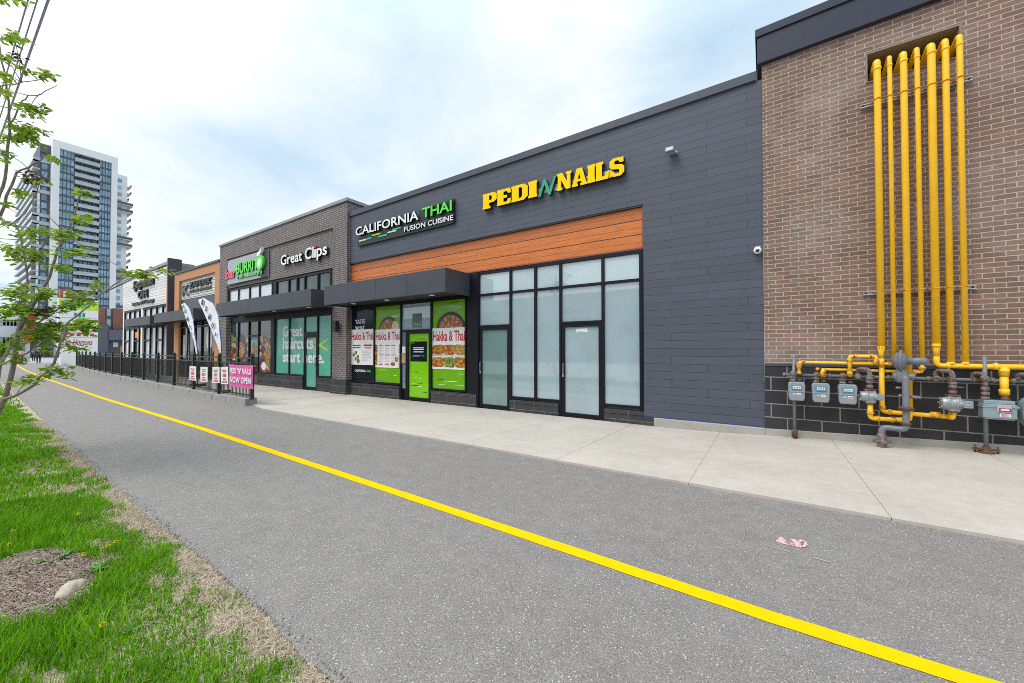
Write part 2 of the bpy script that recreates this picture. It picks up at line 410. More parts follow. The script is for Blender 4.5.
def tag(o, label=None, cat=None, group=None, kind=None):
    if label: o['label'] = label
    if cat: o['category'] = cat
    if group: o['group'] = group
    if kind: o['kind'] = kind
    return o
def thing(name, label, cat, loc=(0, 0, 0), group=None):
    o = bpy.data.objects.new(name, None); col.objects.link(o); o.location = loc
    o.empty_display_size = .2
    BASE[o.name] = Vector(loc)
    return tag(o, label, cat, group)
def copy_tree(o, parent=None):
    c = o.copy(); col.objects.link(c)
    if parent is not None: c.parent = parent
    for ch in list(o.children): copy_tree(ch, c)
    return c
# ------------------------------------------------------------------ ground, path, pavement
def lin(tab, x):
    if x >= tab[0][0]: return tab[0][1]
    for (a, p), (b, q) in zip(tab, tab[1:]):
        if b <= x <= a: return q + (p - q) * (x - b) / (a - b)
    return tab[-1][1]
EDGE_R = [(9, 4.97), (-11.5, 4.99), (-12.5, 5.06), (-16, 5.14), (-21.4, 5.42), (-32, 5.9), (-45, 6.8), (-60, 8.0), (-75, 9.6)]
EDGE_L = [(9, .85), (-.5, 1.06), (-1.8, 1.125), (-3.46, 1.18), (-6.9, 1.26), (-18.3, 1.68), (-26, 1.93), (-45, 2.6), (-60, 3.2), (-75, 4.0)]
LINE = [(9, 2.78), (0, 2.80), (-4.7, 2.965), (-9.7, 3.11), (-18.7, 3.26), (-31.9, 3.68), (-47.6, 4.3), (-60, 5.0), (-75, 6.0)]
def gz(x): return max(-.08, min(.10, -.02 + .045 * x)) if x < 0 else min(.10, -.02 + .038 * x)   # pavement level at the wall
FRONT = .03

def sheet(name, pts, z, m, kind='structure', parent=None):
    b = MB(); b.add([(x, y, z) for x, y in pts], [tuple(range(len(pts)))]); o = b.build(name, m, parent); tag(o, kind=kind); return o
M['yard'] = concrete_mat('worn_paving', (.36, .345, .33), .2)
M['soil'] = mat('dry_soil', (.40, .315, .225), .95, var=.35, vs=14, bmp=.6, bs_=45)
sheet('ground', [(-900, -700), (900, -700), (900, 700), (-900, 700)], -.10, 'yard')
b = MB(); xs = [9 - .12 * i for i in range(int(84 / .12))]; r2 = random.Random(3); j = 0; jl = []
for x in xs: j = .75 * j + r2.uniform(-.012, .012); jl.append(j)
vs = []; fs = []
for i, x in enumerate(xs):
    l = lin(EDGE_L, x) + jl[i] * (1.6 if x > -10 else .5); vs += [(x, l - .02, -.05), (x, l, 0), (x, lin(EDGE_R, x) + .3, 0)]
for i in range(len(xs) - 1):
    a = i * 3; fs += [(a, a + 3, a + 4, a + 1), (a + 1, a + 4, a + 5, a + 2)]
tag(b.add(vs, fs).build('asphalt_path', 'asphalt'), kind='structure')
b = MB(); vs = []; fs = []
for i, x in enumerate(xs):
    c = lin(LINE, x); vs += [(x, c - .061 + r2.uniform(-.003, .003), .004), (x, c + .061 + r2.uniform(-.003, .003), .004)]
for i in range(len(xs) - 1): fs.append((2 * i, 2 * i + 2, 2 * i + 3, 2 * i + 1))
tag(b.add(vs, fs).build('yellow_road_line', 'yellow_line'), kind='structure')
# verge of soil under the grass
b = MB(); vs = []; fs = []; ys = [0, .12, .3, .6, 1.1, 2, 4, 6]
def vz(x, y):                           # a gentle hump, a little below the path at its edge
    d = lin(EDGE_L, x) - y; return -.022 + .035 * min(1, max(0, d) / .5) + .012 * math.sin(x * 3.1 + y * 5) * min(1, d)
xv = [9 - .25 * i for i in range(336)]
for x in xv:
    for d in ys: vs.append((x, lin(EDGE_L, x) + .03 - d, vz(x, lin(EDGE_L, x) + .03 - d)))
n = len(ys)
for i in range(len(xv) - 1):
    for k in range(n - 1): a = i * n + k; fs.append((a, a + 1, a + n + 1, a + n))
tag(b.add(vs, fs).build('grass_verge', 'soil'), kind='structure')
# concrete pavement cast in bays
b = MB(); jx = [.98 - 1.745 * k for k in range(-5, 46)]
for xa, xb in zip(jx, jx[1:]):
    xa -= .0025; xb += .0025
    y0a, y0b = (lin(EDGE_R, xa), lin(EDGE_R, xb)); y0a += .0 if xa > -12.2 else .28; y0b += .0 if xb > -12.2 else .28
    s = r2.uniform(-.003, .003)
    b.hexa([(xb, y0b, -.3), (xa, y0a, -.3), (xa, 8.85, -.3), (xb, 8.85, -.3),
            (xb, y0b, FRONT + s), (xa, y0a, FRONT + s), (xa, 8.85, gz(xa) + s), (xb, 8.85, gz(xb) + s)])
tag(b.build('concrete_pavement', 'concrete', bevel=.005), kind='structure')
# stone kerb under the fence
b = MB(); x = -12.42; rr = random.Random(5)
while x > -62:
    L = rr.uniform(.45, .75); xb = x - L
    ya, yb = lin(EDGE_R, x), lin(EDGE_R, xb); o1 = rr.uniform(-.012, .012); h = .20 + rr.uniform(-.008, .008)
    b.hexa([(xb + .01, yb - .04 + o1, -.05), (x, ya - .04 + o1, -.05), (x, ya + .29, -.05), (xb + .01, yb + .29, -.05),
            (xb + .01, yb - .02 + o1, h), (x, ya - .02 + o1, h), (x, ya + .29, h), (xb + .01, yb + .29, h)])
    x = xb
M['kerb_block'] = mat('split_kerb_stone', (.30, .285, .27), .9, var=.2, vs=9, bmp=.7, bs_=24)
tag(b.build('stone_kerb', 'kerb_block', bevel=.012), kind='structure')
# spray marks on the asphalt
b = MB()
LV_ = [.003]
def gp(px, py): x, y = gnd(px, py); return Vector((x, y, LV_[0]))
def strip(pts, w):
    LV_[0] += .0008
    pts = [gp(*p) for p in pts]; vs = []; ws = w if isinstance(w, list) else [w] * len(pts)
    for i, p in enumerate(pts):
        t = (pts[min(i + 1, len(pts) - 1)] - pts[max(i - 1, 0)]).normalized(); q = Vector((-t.y, t.x, 0)) * ws[i]
        vs += [p + q, p - q]
    b.add(vs, [(2 * i, 2 * i + 1, 2 * i + 3, 2 * i + 2) for i in range(len(pts) - 1)])
strip([(781.5, 537.5), (782, 541), (779.5, 542), (784, 543.5), (788, 545)], [.012, .03, .03, .022, .006])
strip([(790.5, 543), (793, 545.5), (797, 546.8), (799, 543)], [.01, .018, .03, .014])
strip([(793, 539.5), (795.5, 543), (798, 546)], [.018, .022, .015])
strip([(799, 542.5), (802, 540.8), (805, 542), (806, 545), (803.5, 547.5), (798, 547.5)], [.01, .012, .012, .011, .009, .006])
strip([(768, 546), (790, 553)], .0025); strip([(814, 558.5), (831, 563.5)], .004)
tag(b.build('spray_mark', 'pink_paint'), 'faded pink spray paint squiggle on the grey asphalt path', 'paint mark')

# ------------------------------------------------------------------ brown brick building on the right
bb = thing('brick_building', 'brown brick building with dark block base and navy coping carrying the yellow gas pipes', 'building', (0, 8.8, 0))
ox0, ox1, oz0, oz1 = 1.49, 2.61, 6.17, 6.69
b = MB(); Y0, Y1 = 8.8, 9.05
b.box(0, 8, Y0, Y1, 1.344, oz0); b.box(0, ox0, Y0, Y1, oz0, oz1); b.box(ox1, 8, Y0, Y1, oz0, oz1); b.box(0, 8, Y0, Y1, oz1, 7.09); b.hexa([(0, Y0, 7.09), (8, Y0, 7.09), (8, Y1, 7.09), (0, Y1, 7.09), (0, Y0, 7.14), (8, Y0, 7.38), (8, Y1, 7.38), (0, Y1, 7.14)])
b.box(0, .25, Y1, 24, 1.344, 7.2)
b.build('wall', 'brick', bb)
b = MB(); b.box(ox0 - .03, ox1 + .03, Y1 + .25, Y1 + .30, oz0 - .03, oz1 + .03, 0)
f_ = MB()
f_.box(ox0, ox0 + .025, Y0 - .015, Y1 + .25, oz0, oz1); f_.box(ox1 - .025, ox1, Y0 - .015, Y1 + .25, oz0, oz1)
f_.box(ox0 + .025, ox1 - .025, Y0 - .013, Y1 + .25, oz1 - .025, oz1); f_.box(ox0 + .025, ox1 - .025, Y0 - .013, Y1 + .25, oz0, oz0 + .02)
M['opening'] = mat('opening_lining', (.24, .19, .16), .7)
fr = f_.build('pipe_opening', 'opening', bb); b.build('back_panel', 'black', fr)
b = MB(); b.box(.0, 8, 8.785, 9.05, .112, 1.30); b.build('base_course', 'block', bb)
b = MB(); b.box(.0, 8, 8.772, 9.05, 1.30, 1.344); b.build('base_ledge', 'coping', bb)
b = MB(); b.box(-2.04, 0, 8.76, 9.0, -.3, .112); b.hexa([(0, 8.76, -.3), (8, 8.76, -.3), (8, 9, -.3), (0, 9, -.3), (0, 8.76, .112), (8, 8.76, .36), (8, 9, .36), (0, 9, .112)]); b.build('footing', 'kerb_concrete', bb, bevel=.01)
b = MB(); b.hexa([(-.07, 8.70, 7.09), (8, 8.70, 7.33), (8, 24, 7.33), (-.07, 24, 7.09), (-.07, 8.70, 7.60), (8, 8.70, 7.84), (8, 24, 7.84), (-.07, 24, 7.60)])
b.hexa([(-.10, 8.67, 7.60), (8, 8.67, 7.84), (8, 24, 7.84), (-.10, 24, 7.60), (-.10, 8.67, 7.75), (8, 8.67, 7.99), (8, 24, 7.99), (-.10, 24, 7.75)])
b.build('coping', 'navy', bb, bevel=.006)

# ------------------------------------------------------------------ charcoal clad shop building
sb = thing('shop_building', 'long charcoal clad shop building with orange wood band and frosted glass shopfront', 'building', (-6.6, 8.8, 0))
CL, CR, WX = -13.17, -.002, -2.255
b = MB(); b.box(WX, CR, 8.82, 9.1, .13, 4.885); b.box(CL, CR, 8.82, 9.1, 4.885, 6.84)
b.build('cladding', 'clad', sb)
b = MB(); b.box(WX, CR, 8.826, 8.9, .112, .13); M['blue_trim'] = mat('blue_edge_strip', (.03, .09, .32), .5); b.build('base_trim', 'blue_trim', sb)
b = MB(); b.hexa([(CL, 8.77, 6.66), (CR - .09, 8.77, 6.84), (CR - .09, 9.3, 6.84), (CL, 9.3, 6.66), (CL, 8.77, 6.83), (CR - .09, 8.77, 7.02), (CR - .09, 9.3, 7.02), (CL, 9.3, 6.83)])
b.build('coping', 'coping', sb, bevel=.006)
b = MB(); b.box(CL, -.27, 9.3, 22, 6.2, 6.6); b.build('roof', 'coping', sb)
b = MB(); b.box(CL, WX - .03, 8.885, 9.1, 3.93, 4.843); b.build('wood_band', 'wood', sb); b = MB(); b.box(CL, WX - .003, 8.83, 9.1, 4.845, 4.8845); b.build('shadow_strip', 'black', sb)  # black strip stands in for the shadow line under the cladding overhang
b = MB(); b.box(CL, WX - .03, 8.87, 9.1, 3.893, 3.928); b.box(WX - .03, WX - .002, 8.84, 9.1, 3.893, 4.843); b.build('wood_trim', 'trim', sb)
b = MB(); b.box(CL, -7.36, 8.90, 9.1, 3.16, 3.89); b.build('bulkhead', 'frame', sb)
b = MB(); b.box(X(467.5, 8.86), X(478.6, 8.86), 8.84, 9.1, -.15, 3.89); b.build('pillar', 'frame', sb, bevel=.004)

GY = 8.92
def frame_unit(parent, name, verts, horis, w=.055, y=8.865, d=.12, m='frame'):
    """one mesh of bars: verts = (x, z0, z1), horis = (x0, x1, z)"""
    b = MB()
    for x, z0, z1 in verts: b.box(x - w / 2, x + w / 2, y, y + d, z0, z1)
    for x0, x1, z in horis: b.box(x0 + w / 2, x1 - w / 2, y + .004, y + d - .004, z - w / 2, z + w / 2)
    return b.build(name, m, parent, bevel=.003)
def pane(parent, x0, x1, z0, z1, m, y=None, name='pane'):
    y = GY if y is None else y
    b = MB(); b.box(x0, x1, y, y + .02, z0, z1); return b.build(name, m, parent)

v = [X(p, GY) for p in (479.5, 511.3, 536.1, 561.3, 603.6, 641.5)]
zt, z1_, z2_, zb = 3.865, 3.20, 2.285, .265
wf = frame_unit(sb, 'window_frame',
    [(v[0], -.1, zt), (v[1], -.1, zt), (v[2], zb, zt), (v[3], -.1, zt), (v[4], -.1, zt), (v[5], .24, zt)],
    [(v[0], v[1], zt - .03), (v[1], v[2], zt - .03), (v[2], v[3], zt - .03), (v[3], v[4], zt - .03), (v[4], v[5], zt - .03),
     (v[0], v[1], z1_), (v[1], v[2], z1_), (v[2], v[3], z1_), (v[3], v[4], z1_), (v[4], v[5], z1_),
     (v[0], v[1], z2_), (v[3], v[4], z2_), (v[1], v[2], zb + .03), (v[2], v[3], zb + .03), (v[4], v[5], zb + .03)], w=.065)
for i in range(5):
    pane(wf, v[i] + .02, v[i + 1] - .02, z1_, zt - .04, 'film_pale' if i in (0, 3, 4) else 'film')
for i, lo in ((0, z2_), (1, zb), (2, zb), (3, z2_), (4, zb)):
    pane(wf, v[i] + .02, v[i + 1] - .02, lo, z1_, 'film')
def door(parent, x0, x1, z0, z1, glass, side=-1, label=None, w=.075, handle='alu'):
    b = MB(); y, d = 8.875, .07
    b.box(x0, x0 + w, y, y + d, z0, z1); b.box(x1 - w, x1, y, y + d, z0, z1)
    b.box(x0 + w, x1 - w, y + .003, y + d - .003, z1 - w, z1); b.box(x0 + w, x1 - w, y + .003, y + d - .003, z0, z0 + w * 1.3)
    o = b.build('door', 'frame', parent, bevel=.003)
    if label: o['label'] = label
    pane(o, x0 + w - .01, x1 - w + .01, z0 + w, z1 - w + .01, glass)
    h = MB(); hx = x0 + w * .5 if side < 0 else x1 - w * .5; s = -side
    h.tube(fillet([(hx, y, 1.0), (hx, y - .05, 1.0), (hx + .02 * s, y - .05, 1.02), (hx + .02 * s, y - .05, 1.24), (hx, y, 1.26)], .02), .011, 8)
    h.box(hx - .022, hx + .022, y - .012, y, .92, 1.0)
    h.build('handle', handle, o); return o
door(sb, v[0] + .035, v[1] - .035, -.06, 2.25, 'film_green')
d2 = door(sb, v[3] + .035, v[4] - .035, -.07, 2.25, 'film')
b = MB(); b.box(X(576.5, GY), X(587.5, GY), GY - .004, GY - .001, 2.04, 2.13, 0)
for k in range(2): b.box(X(577.5, GY), X(586.5, GY), GY - .006, GY - .0045, 2.06 + k * .03, 2.072 + k * .03, 1)
b.build('notice', ['white_print', 'grey_print'], d2)
def sill(parent, x0, x1, zb, zt, proud=.07):
    b = MB(); b.box(x0, x1, 8.9 - proud, 9.1, zb, zt - .09); b.box(x0 - .004, x1 + .004, 8.89 - proud, 9.1, zt - .088, zt); b.build('sill', 'stone', parent, bevel=.006)
sill(sb, v[1] + .005, v[3] - .04, -.25, .232); sill(sb, v[4] + .04, WX - .004, -.25, .21); b = MB(); b.box(WX - .002, -2.045, 8.80, 9.0, -.25, .108); b.build('sill', 'stone', sb); b = MB(); b.box(v[5] + .0335, WX - .003, 8.872, 9.1, .22, 3.89); b.build('jamb', 'frame', sb)

# thai restaurant front
t = [X(p, GY) for p in (351.0, 375.0, 401.7, 432.0, 467.3)]; zh = 3.20; ts = .40
tf = frame_unit(sb, 'window_frame', [(t[0], ts, zh), (t[1], ts, zh), (t[2], -.1, zh), (t[3], -.1, zh), (t[4] - .03, .35, zh)],
    [(a, c, zh - .03) for a, c in zip(t, t[1:])] + [(t[0], t[1], ts + .03), (t[1], t[2], ts + .03), (t[2], t[3], 2.25), (t[3], t[4], .36)], w=.06)
pane(tf, t[0], t[1], ts, zh - .03, 'navy_print'); pane(tf, t[1], t[2], ts, zh - .03, 'lime'); pane(tf, t[2], t[3], 2.25, zh - .03, 'film'); pane(tf, t[3], t[4], .36, zh - .03, 'lime')
xd = X(407.3, GY)
b = MB(); b.box(xd - .03, xd + .03, 8.868, 8.98, -.1, 2.222); b.build('door_post', 'frame', sb)
pane(tf, t[2] + .02, xd - .02, .3, 2.23, 'film_green')
td = door(sb, xd + .032, t[3] - .035, -.06, 2.215, 'lime_door', side=-1, label='lime green door with dark notice', handle='frame')
dx0, dx1 = X(410.5, GY), X(427, GY); dz0, dz1 = Z(418, 361.5, GY), Z(418, 341.5, GY)
b = MB(); y = GY - .004; b.box(dx0, dx1, y - .002, y, dz0, dz1, 0)
w_ = dx1 - dx0
for k, (a, c, e) in enumerate(((.18, .82, .66), (.18, .82, .58), (.2, .8, .46))): b.box(dx0 + a * w_, dx0 + c * w_, y - .004, y - .0025, dz0 + e * (dz1 - dz0), dz0 + (e + .045) * (dz1 - dz0), 1)
b.text('CALIFORNIA', dx0 + .15 * w_, dx0 + .6 * w_, dz0 + .25 * (dz1 - dz0), dz0 + .31 * (dz1 - dz0), y - .0025, .0015, 1)
b.text('THAI', dx0 + .64 * w_, dx0 + .85 * w_, dz0 + .25 * (dz1 - dz0), dz0 + .31 * (dz1 - dz0), y - .0025, .0015, 2)
b.text('open', dx0 + .02 * w_, dx0 + .25 * w_, dz1 - .08, dz1 - .03, y - .0025, .0015, 2)
b.build('notice', ['navy_print', 'white_print', 'bright_green'], td)
# streaks and bowls printed on the lime panes
food_a = food_mat('mixed_food_print', [(.5, .14, .03), (.62, .3, .12), (.55, .08, .02), (.6, .45, .28), (.15, .22, .03), (.42, .1, .04)], 15)
food_b = food_mat('orange_food_print', [(.72, .24, .01), (.62, .12, .01), (.80, .36, .03), (.45, .06, .01), (.75, .3, .02), (.25, .3, .04)], 17)
food_c = food_mat('noodle_food_print', [(.70, .42, .10), (.62, .28, .05), (.75, .5, .2), (.5, .2, .04), (.2, .35, .06)], 22)
food_g = food_mat('green_food_print', [(.12, .34, .03), (.2, .45, .05), (.55, .5, .2), (.06, .2, .02), (.5, .2, .05)], 20)
food_d = food_mat('burrito_food_print', [(.66, .6, .52), (.7, .26, .02), (.4, .03, .05), (.12, .3, .02), (.06, .04, .05), (.62, .45, .35), (.35, .05, .2)], 5.5)
M.update(food_a=food_a, food_b=food_b, food_c=food_c, food_g=food_g, food_d=food_d)
M['rice_print'] = mat('rice_bowl_print', (.55, .48, .38), .4, var=.25, vs=30); M['bowl'] = mat('purple_brown_bowl_print', (.05, .018, .03), .3)
def streaks(x0, x1, spans, seed):
    b = MB(); q = random.Random(seed)
    for z0, z1, k in spans:
        for _ in range(k):
            L = q.uniform(.12, .42); x = q.uniform(x0 + .04, x1 - .06 - L); z = q.uniform(z0, z1); h = q.uniform(.008, .02)
            b.box(x, x + L, GY - .0035, GY - .001, z, z + h, q.choice((0, 0, 1, 2)))
    return b
def bowl(b, cx, cz, r, mi0, y=GY - .004):
    b.disc(cx, cz, r, r * .88, y, .0015, mi0); b.disc(cx, cz - .01, r * .84, r * .72, y - .002, .0015, mi0 + 1)
b = streaks(t[1], t[2], [(.5, .98, 6), (2.5, 3.1, 4)], 1); bowl(b, X(388.5, GY), 2.33, .50, 3); b.disc(X(395.5, GY), 2.36, .20, .26, GY - .0075, .002, 5)
b.build('window_print', ['white_print', 'navy_print', 'film_green', 'bowl', 'food_a', 'rice_print'], tf)
b = streaks(t[3], t[4], [(.5, .9, 7), (2.75, 3.1, 5)], 2); bowl(b, X(450.5, GY), 2.26, .60, 3)
b.build('window_print', ['white_print', 'navy_print', 'film_green', 'bowl', 'food_a'], tf)
b = streaks(xd + .12, t[3] - .12, [(.2, .9, 9), (1.95, 2.05, 3)], 4); b.build('window_print', ['white_print', 'navy_print', 'film_green'], td)
b = MB(); y = GY - .001
b.text('TASTE', X(355.2, GY), X(365, GY), Z(360, 323.8, GY), Z(360, 319.5, GY), y, .002, 0, .02); b.text('WHAT', X(355.2, GY), X(364.5, GY), Z(360, 329.6, GY), Z(360, 326, GY), y, .002, 0, .02)
b.text('CALIFORNIA', X(355, GY), X(365.8, GY), Z(362, 372, GY), Z(362, 369.6, GY), y, .002, 0, .02); b.text('THAI', X(366.6, GY), X(370.6, GY), Z(368, 372.3, GY), Z(368, 370, GY), y, .002, 1, .02)
b.build('window_print', ['white_print', 'bright_green'], tf)
b = MB(); xa, xb = X(412.3, GY), X(422, GY); za, zb2 = Z(417, 327.5, GY), Z(417, 313.5, GY)
b.box(xa, xb, GY - .004, GY - .001, za, zb2, 0); b.text('MAA', xa + .05, xb - .05, za + .04, za + .17, GY - .004, .002, 1, .03)
M['grey_board'] = mat('grey_card', (.10, .115, .125), .5); b.build('window_print', ['grey_board', 'teal_sign'], tf)
sill(sb, -13.15, t[2] - .035, -.25, .37); sill(sb, t[3] + .04, X(479, GY) - .04, -.25, .31)

def poster(cat_label, x0, x1, z0, z1, fill):
    o = thing('window_poster', cat_label, 'poster', ((x0 + x1) / 2, GY - .012, z0), 'menu posters on the restaurant windows')
    b = MB(); b.box(x0, x1, GY - .013, GY - .010, z0, z1); b.build('sheet', 'white_print', o)
    b = MB(); fill(b, x0, x1, z0, z1, GY - .013); b.build('printing', ['red_print', 'grey_print', 'food_b', 'food_c', 'food_g', 'food_a', 'blue_label'], o)
def head(b, x0, x1, z0, z1, y, f0, f1):
    w = x1 - x0; h = z1 - z0
    b.text('Hakka & Thai', x0 + .02 * w, x1 - .05 * w, z0 + f0 * h, z0 + f1 * h, y, .002, 0, .022)
def fill1(b, x0, x1, z0, z1, y):
    w, h = x1 - x0, z1 - z0; head(b, x0, x1, z0, z1, y, .70, .92)
    for x, q, z, s in ((.07, .42, .53, .035), (.07, .42, .47, .03), (.55, .92, .52, .05), (.6, .88, .46, .03)): b.box(x0 + x * w, x0 + q * w, y - .002, y, z0 + z * h, z0 + (z + s) * h, 0)
    q = random.Random(3)
    for k in range(7): b.box(x0 + .5 * w, x0 + q.uniform(.75, .95) * w, y - .002, y, z0 + (.38 - k * .045) * h, z0 + (.395 - k * .045) * h, 1)
    for x, z, r in ((.12, .28, .05), (.22, .34, .05), (.3, .22, .055), (.2, .16, .05), (.32, .1, .07)): b.disc(x0 + x * w, z0 + z * h, r * w, r * w, y, .002, 5, 12)
def fill2(b, x0, x1, z0, z1, y):
    w, h = x1 - x0, z1 - z0; head(b, x0, x1, z0, z1, y, .72, .93)
    q = random.Random(8)
    for c in range(3):
        for k in range(13):
            z = .57 - k * .042; xa = .16 + c * .24
            b.box(x0 + xa * w, x0 + (xa + q.uniform(.12, .2)) * w, y - .002, y, z0 + z * h, z0 + (z + (.022 if k % 6 == 0 else .012)) * h, 0 if k % 6 == 0 else 1)
    b.box(x0 + .0 * w, x0 + .09 * w, y - .002, y, z0 + .05 * h, z0 + .6 * h, 2); b.box(x0 + .92 * w, x1, y - .002, y, z0 + .0 * h, z0 + .6 * h, 2)
    b.disc(x0 + .84 * w, z0 + .22 * h, .07 * w, .07 * h, y, .0025, 3, 14); b.disc(x0 + .7 * w, z0 + .1 * h, .09 * w, .05 * h, y, .0025, 5, 14)
def fill3(b, x0, x1, z0, z1, y):
    w, h = x1 - x0, z1 - z0; head(b, x0, x1, z0, z1, y, .68, .93)
    for r in range(2):
        for c in range(3):
            m_ = ((2, 2, 3), (2, 4, 2))[r][c]
            pl = []
            for k in range(18):
                a = 2 * math.pi * k / 18; q = 1 + .05 * math.sin(k * 7.1 + c)
                pl.append((x0 + (.17 + .33 * c) * w + .165 * w * max(-1, min(1, 1.25 * math.cos(a))) * q * .98, z0 + (.47 - .30 * r) * h + .125 * h * max(-1, min(1, 1.3 * math.sin(a))) * q))
            b.prism(pl, (0, y, 0), (1, 0, 0), (0, 0, 1), (0, -.002, 0), m_)
    b.box(x0, x1, y - .0015, y, z0 + .315 * h, z0 + .33 * h, 5)
poster('white poster with red headline and small red text on the navy window pane', X(351.5, GY), X(374.5, GY), 1.05, 2.37, fill1)
poster('white poster with red headline and ruled menu on the lime pane left of green door', X(375.6, GY), X(401.2, GY), .98, 2.33, fill2)
poster('largest white poster, with trays of orange food, right of the green door', X(432.6, GY), X(467.0, GY), 1.0, 2.29, fill3)
# brown paper taped by the door
b = MB(); b.box(X(402.8, GY), X(407, GY), GY - .05, GY - .02, 1.15, 1.50, 0); b.box(X(403.2, GY), X(406.4, GY), GY - .045, GY - .025, 1.50, 1.72, 1)
M['kraft'] = mat('kraft_paper', (.42, .27, .15), .8); tag(b.build('paper_bag', ['kraft', 'white_print'], bevel=.005), 'small brown paper bag hanging beside the green door', 'paper bag')

def canopy(parent, x0, x1, z0, z1, y0, y1, joints, lights, right_open=True):
    b = MB(); th = .05; zz = z0 + .06
    xs = [x0] + list(joints) + [x1]
    for a, c in zip(xs, xs[1:]): b.box(a + (.004 if a != x0 else 0), c - (.004 if c != x1 else 0), y0, y0 + th, z0, z1)
    b.box(x0, x0 + th, y0 + th, y1, z0, z1); b.box(x1 - th, x1, y0 + th, y1, z0, z1)
    b.box(x0 + th, x1 - th, y0 + th, y1, z1 - .06, z1 - .004)
    o = b.build('canopy', 'canopy', parent, bevel=.004)
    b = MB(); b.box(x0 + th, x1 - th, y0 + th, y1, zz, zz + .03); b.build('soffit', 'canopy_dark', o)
    for x in lights:
        b = MB(); b.lathe((x, (y0 + y1) / 2, zz), (0, 0, -1), [(.085, 0), (.085, .025), (.06, .03)], 16); b.build('downlight', 'white', o)
    return o
cy = 7.8
canopy(sb, -13.15, -7.303, 3.20, 3.868, cy, 8.86, [X(348.5, cy), X(375, cy), X(406.3, cy)], [X(352.5, 8.3), X(386, 8.3), X(431, 8.3)])

# ------------------------------------------------------------------ grey brown brick building
gb = thing('grey_brick_building', 'grey brown brick building with green windows and dark canopy', 'building', (-19, 8.69, 0))
F1 = 8.69; gl, gr = X(219, F1), X(346.2, F1); pl1, pr0 = X(226, F1), X(332, F1)
b = MB()
b.box(gl, pl1, F1, 9.2, .0, 7.2); b.box(pr0, gr, F1, 9.2, .5, 7.2)
b.box(pl1, pr0, F1, 9.2, 6.38, 7.2); b.box(pl1, pr0, F1 + .07, 9.2, 4.84, 6.38)
b.box(gr - .3, gr, 9.2, 14, 6.0, 7.2); b.box(gl, gl + .3, 9.2, 14, 4, 7.2)
b.build('wall', 'greybrick', gb)
b = MB(); b.box(pr0 - .05, gr + .05, F1 - .05, 9.1, -.25, .5); b.box(gl - .04, pl1 + .04, F1 - .05, 9.1, -.25, 0); b.build('pier_base', 'stone', gb, bevel=.008)
b = MB(); e = .05; b.hexa([(gl - e, F1 - e, 7.17), (gr + e, F1 - e, 7.24), (gr + e, 14, 7.24), (gl - e, 14, 7.17), (gl - e, F1 - e, 7.27), (gr + e, F1 - e, 7.36), (gr + e, 14, 7.36), (gl - e, 14, 7.27)])
b.build('coping', 'grey_coping', gb)
uz0, uz1 = 3.9, 4.78; uy = 8.80
u1 = [X(p, uy) for p in (229.5, 238.7, 249.9, 259.8, 272.6)]; u2 = [X(p, uy) for p in (276.5, 289, 297.5, 305, 318.4, 331)]
for us, gm in ((u1, 'glass_pale'), (u2, 'glass_teal')):
    wfr = frame_unit(gb, 'window_frame', [(x, uz0, uz1) for x in us], [(a, c, uz1 - .04) for a, c in zip(us, us[1:])] + [(a, c, uz0 + .03) for a, c in zip(us, us[1:])], w=.09, y=8.745, d=.1)
    for a, c in zip(us, us[1:]): pane(wfr, a, c, uz0, uz1 - .04, gm, y=8.80)
b = MB(); b.box(u1[-1] + .046, u2[0] - .046, 8.76, 8.9, uz0, uz1); b.box(pl1, u1[0] - .046, 8.76, 8.9, uz0, uz1); b.box(u2[-1] + .046, pr0, 8.76, 8.9, uz0, uz1); b.box(pl1, pr0, 8.88, 9.1, 3.0, 3.9)
b.build('bulkhead', 'frame', gb)
# burrito shop glass
w1 = [X(p, GY) for p in (227.8, 238.9, 249.5, 259.2, 272)]; gz1 = 3.1
bf = frame_unit(gb, 'window_frame', [(x, .3 if i not in (2, 3) else -.1, gz1) for i, x in enumerate(w1)], [(a, c, gz1 - .03) for a, c in zip(w1, w1[1:])] + [(w1[0], w1[1], .42), (w1[1], w1[2], .42), (w1[2], w1[3], 2.3), (w1[3], w1[4], .5)], w=.075)
for i in range(4): pane(bf, w1[i], w1[i + 1], -.05 if i == 2 else .42, gz1 - .03, 'glass_teal' if i != 2 else 'glass')
fz = lambda px, py: Z(px, py, GY)
b = MB(); y = GY - .002
b.box(w1[0], w1[2], y - .002, y, fz(239, 360.5), fz(239, 337), 0); b.box(w1[3], w1[4], y - .002, y, fz(265, 373), fz(265, 336), 0)
b.disc(X(241, GY), fz(241, 348), .62, .72, y - .0025, .002, 1); b.disc(X(241, GY), fz(241, 350), .46, .42, y - .005, .002, 2)
b.disc(X(231, GY), fz(231, 339), .4, .25, y - .0025, .002, 4); b.disc(X(268, GY), fz(268, 357), .22, .4, y - .0025, .002, 5); b.disc(X(264, GY), fz(264, 366), .22, .2, y - .0025, .002, 6)
b.box(X(251, GY), X(257.8, GY), y - .002, y, fz(254.5, 357), fz(254.5, 339.5), 3); b.disc(X(254.4, GY), fz(254.4, 350), .3, .35, y - .0025, .002, 2)
b.build('window_print', ['food_d', 'bowl', 'food_a', 'mint', 'food_g', 'food_b', 'white_print'], bf)
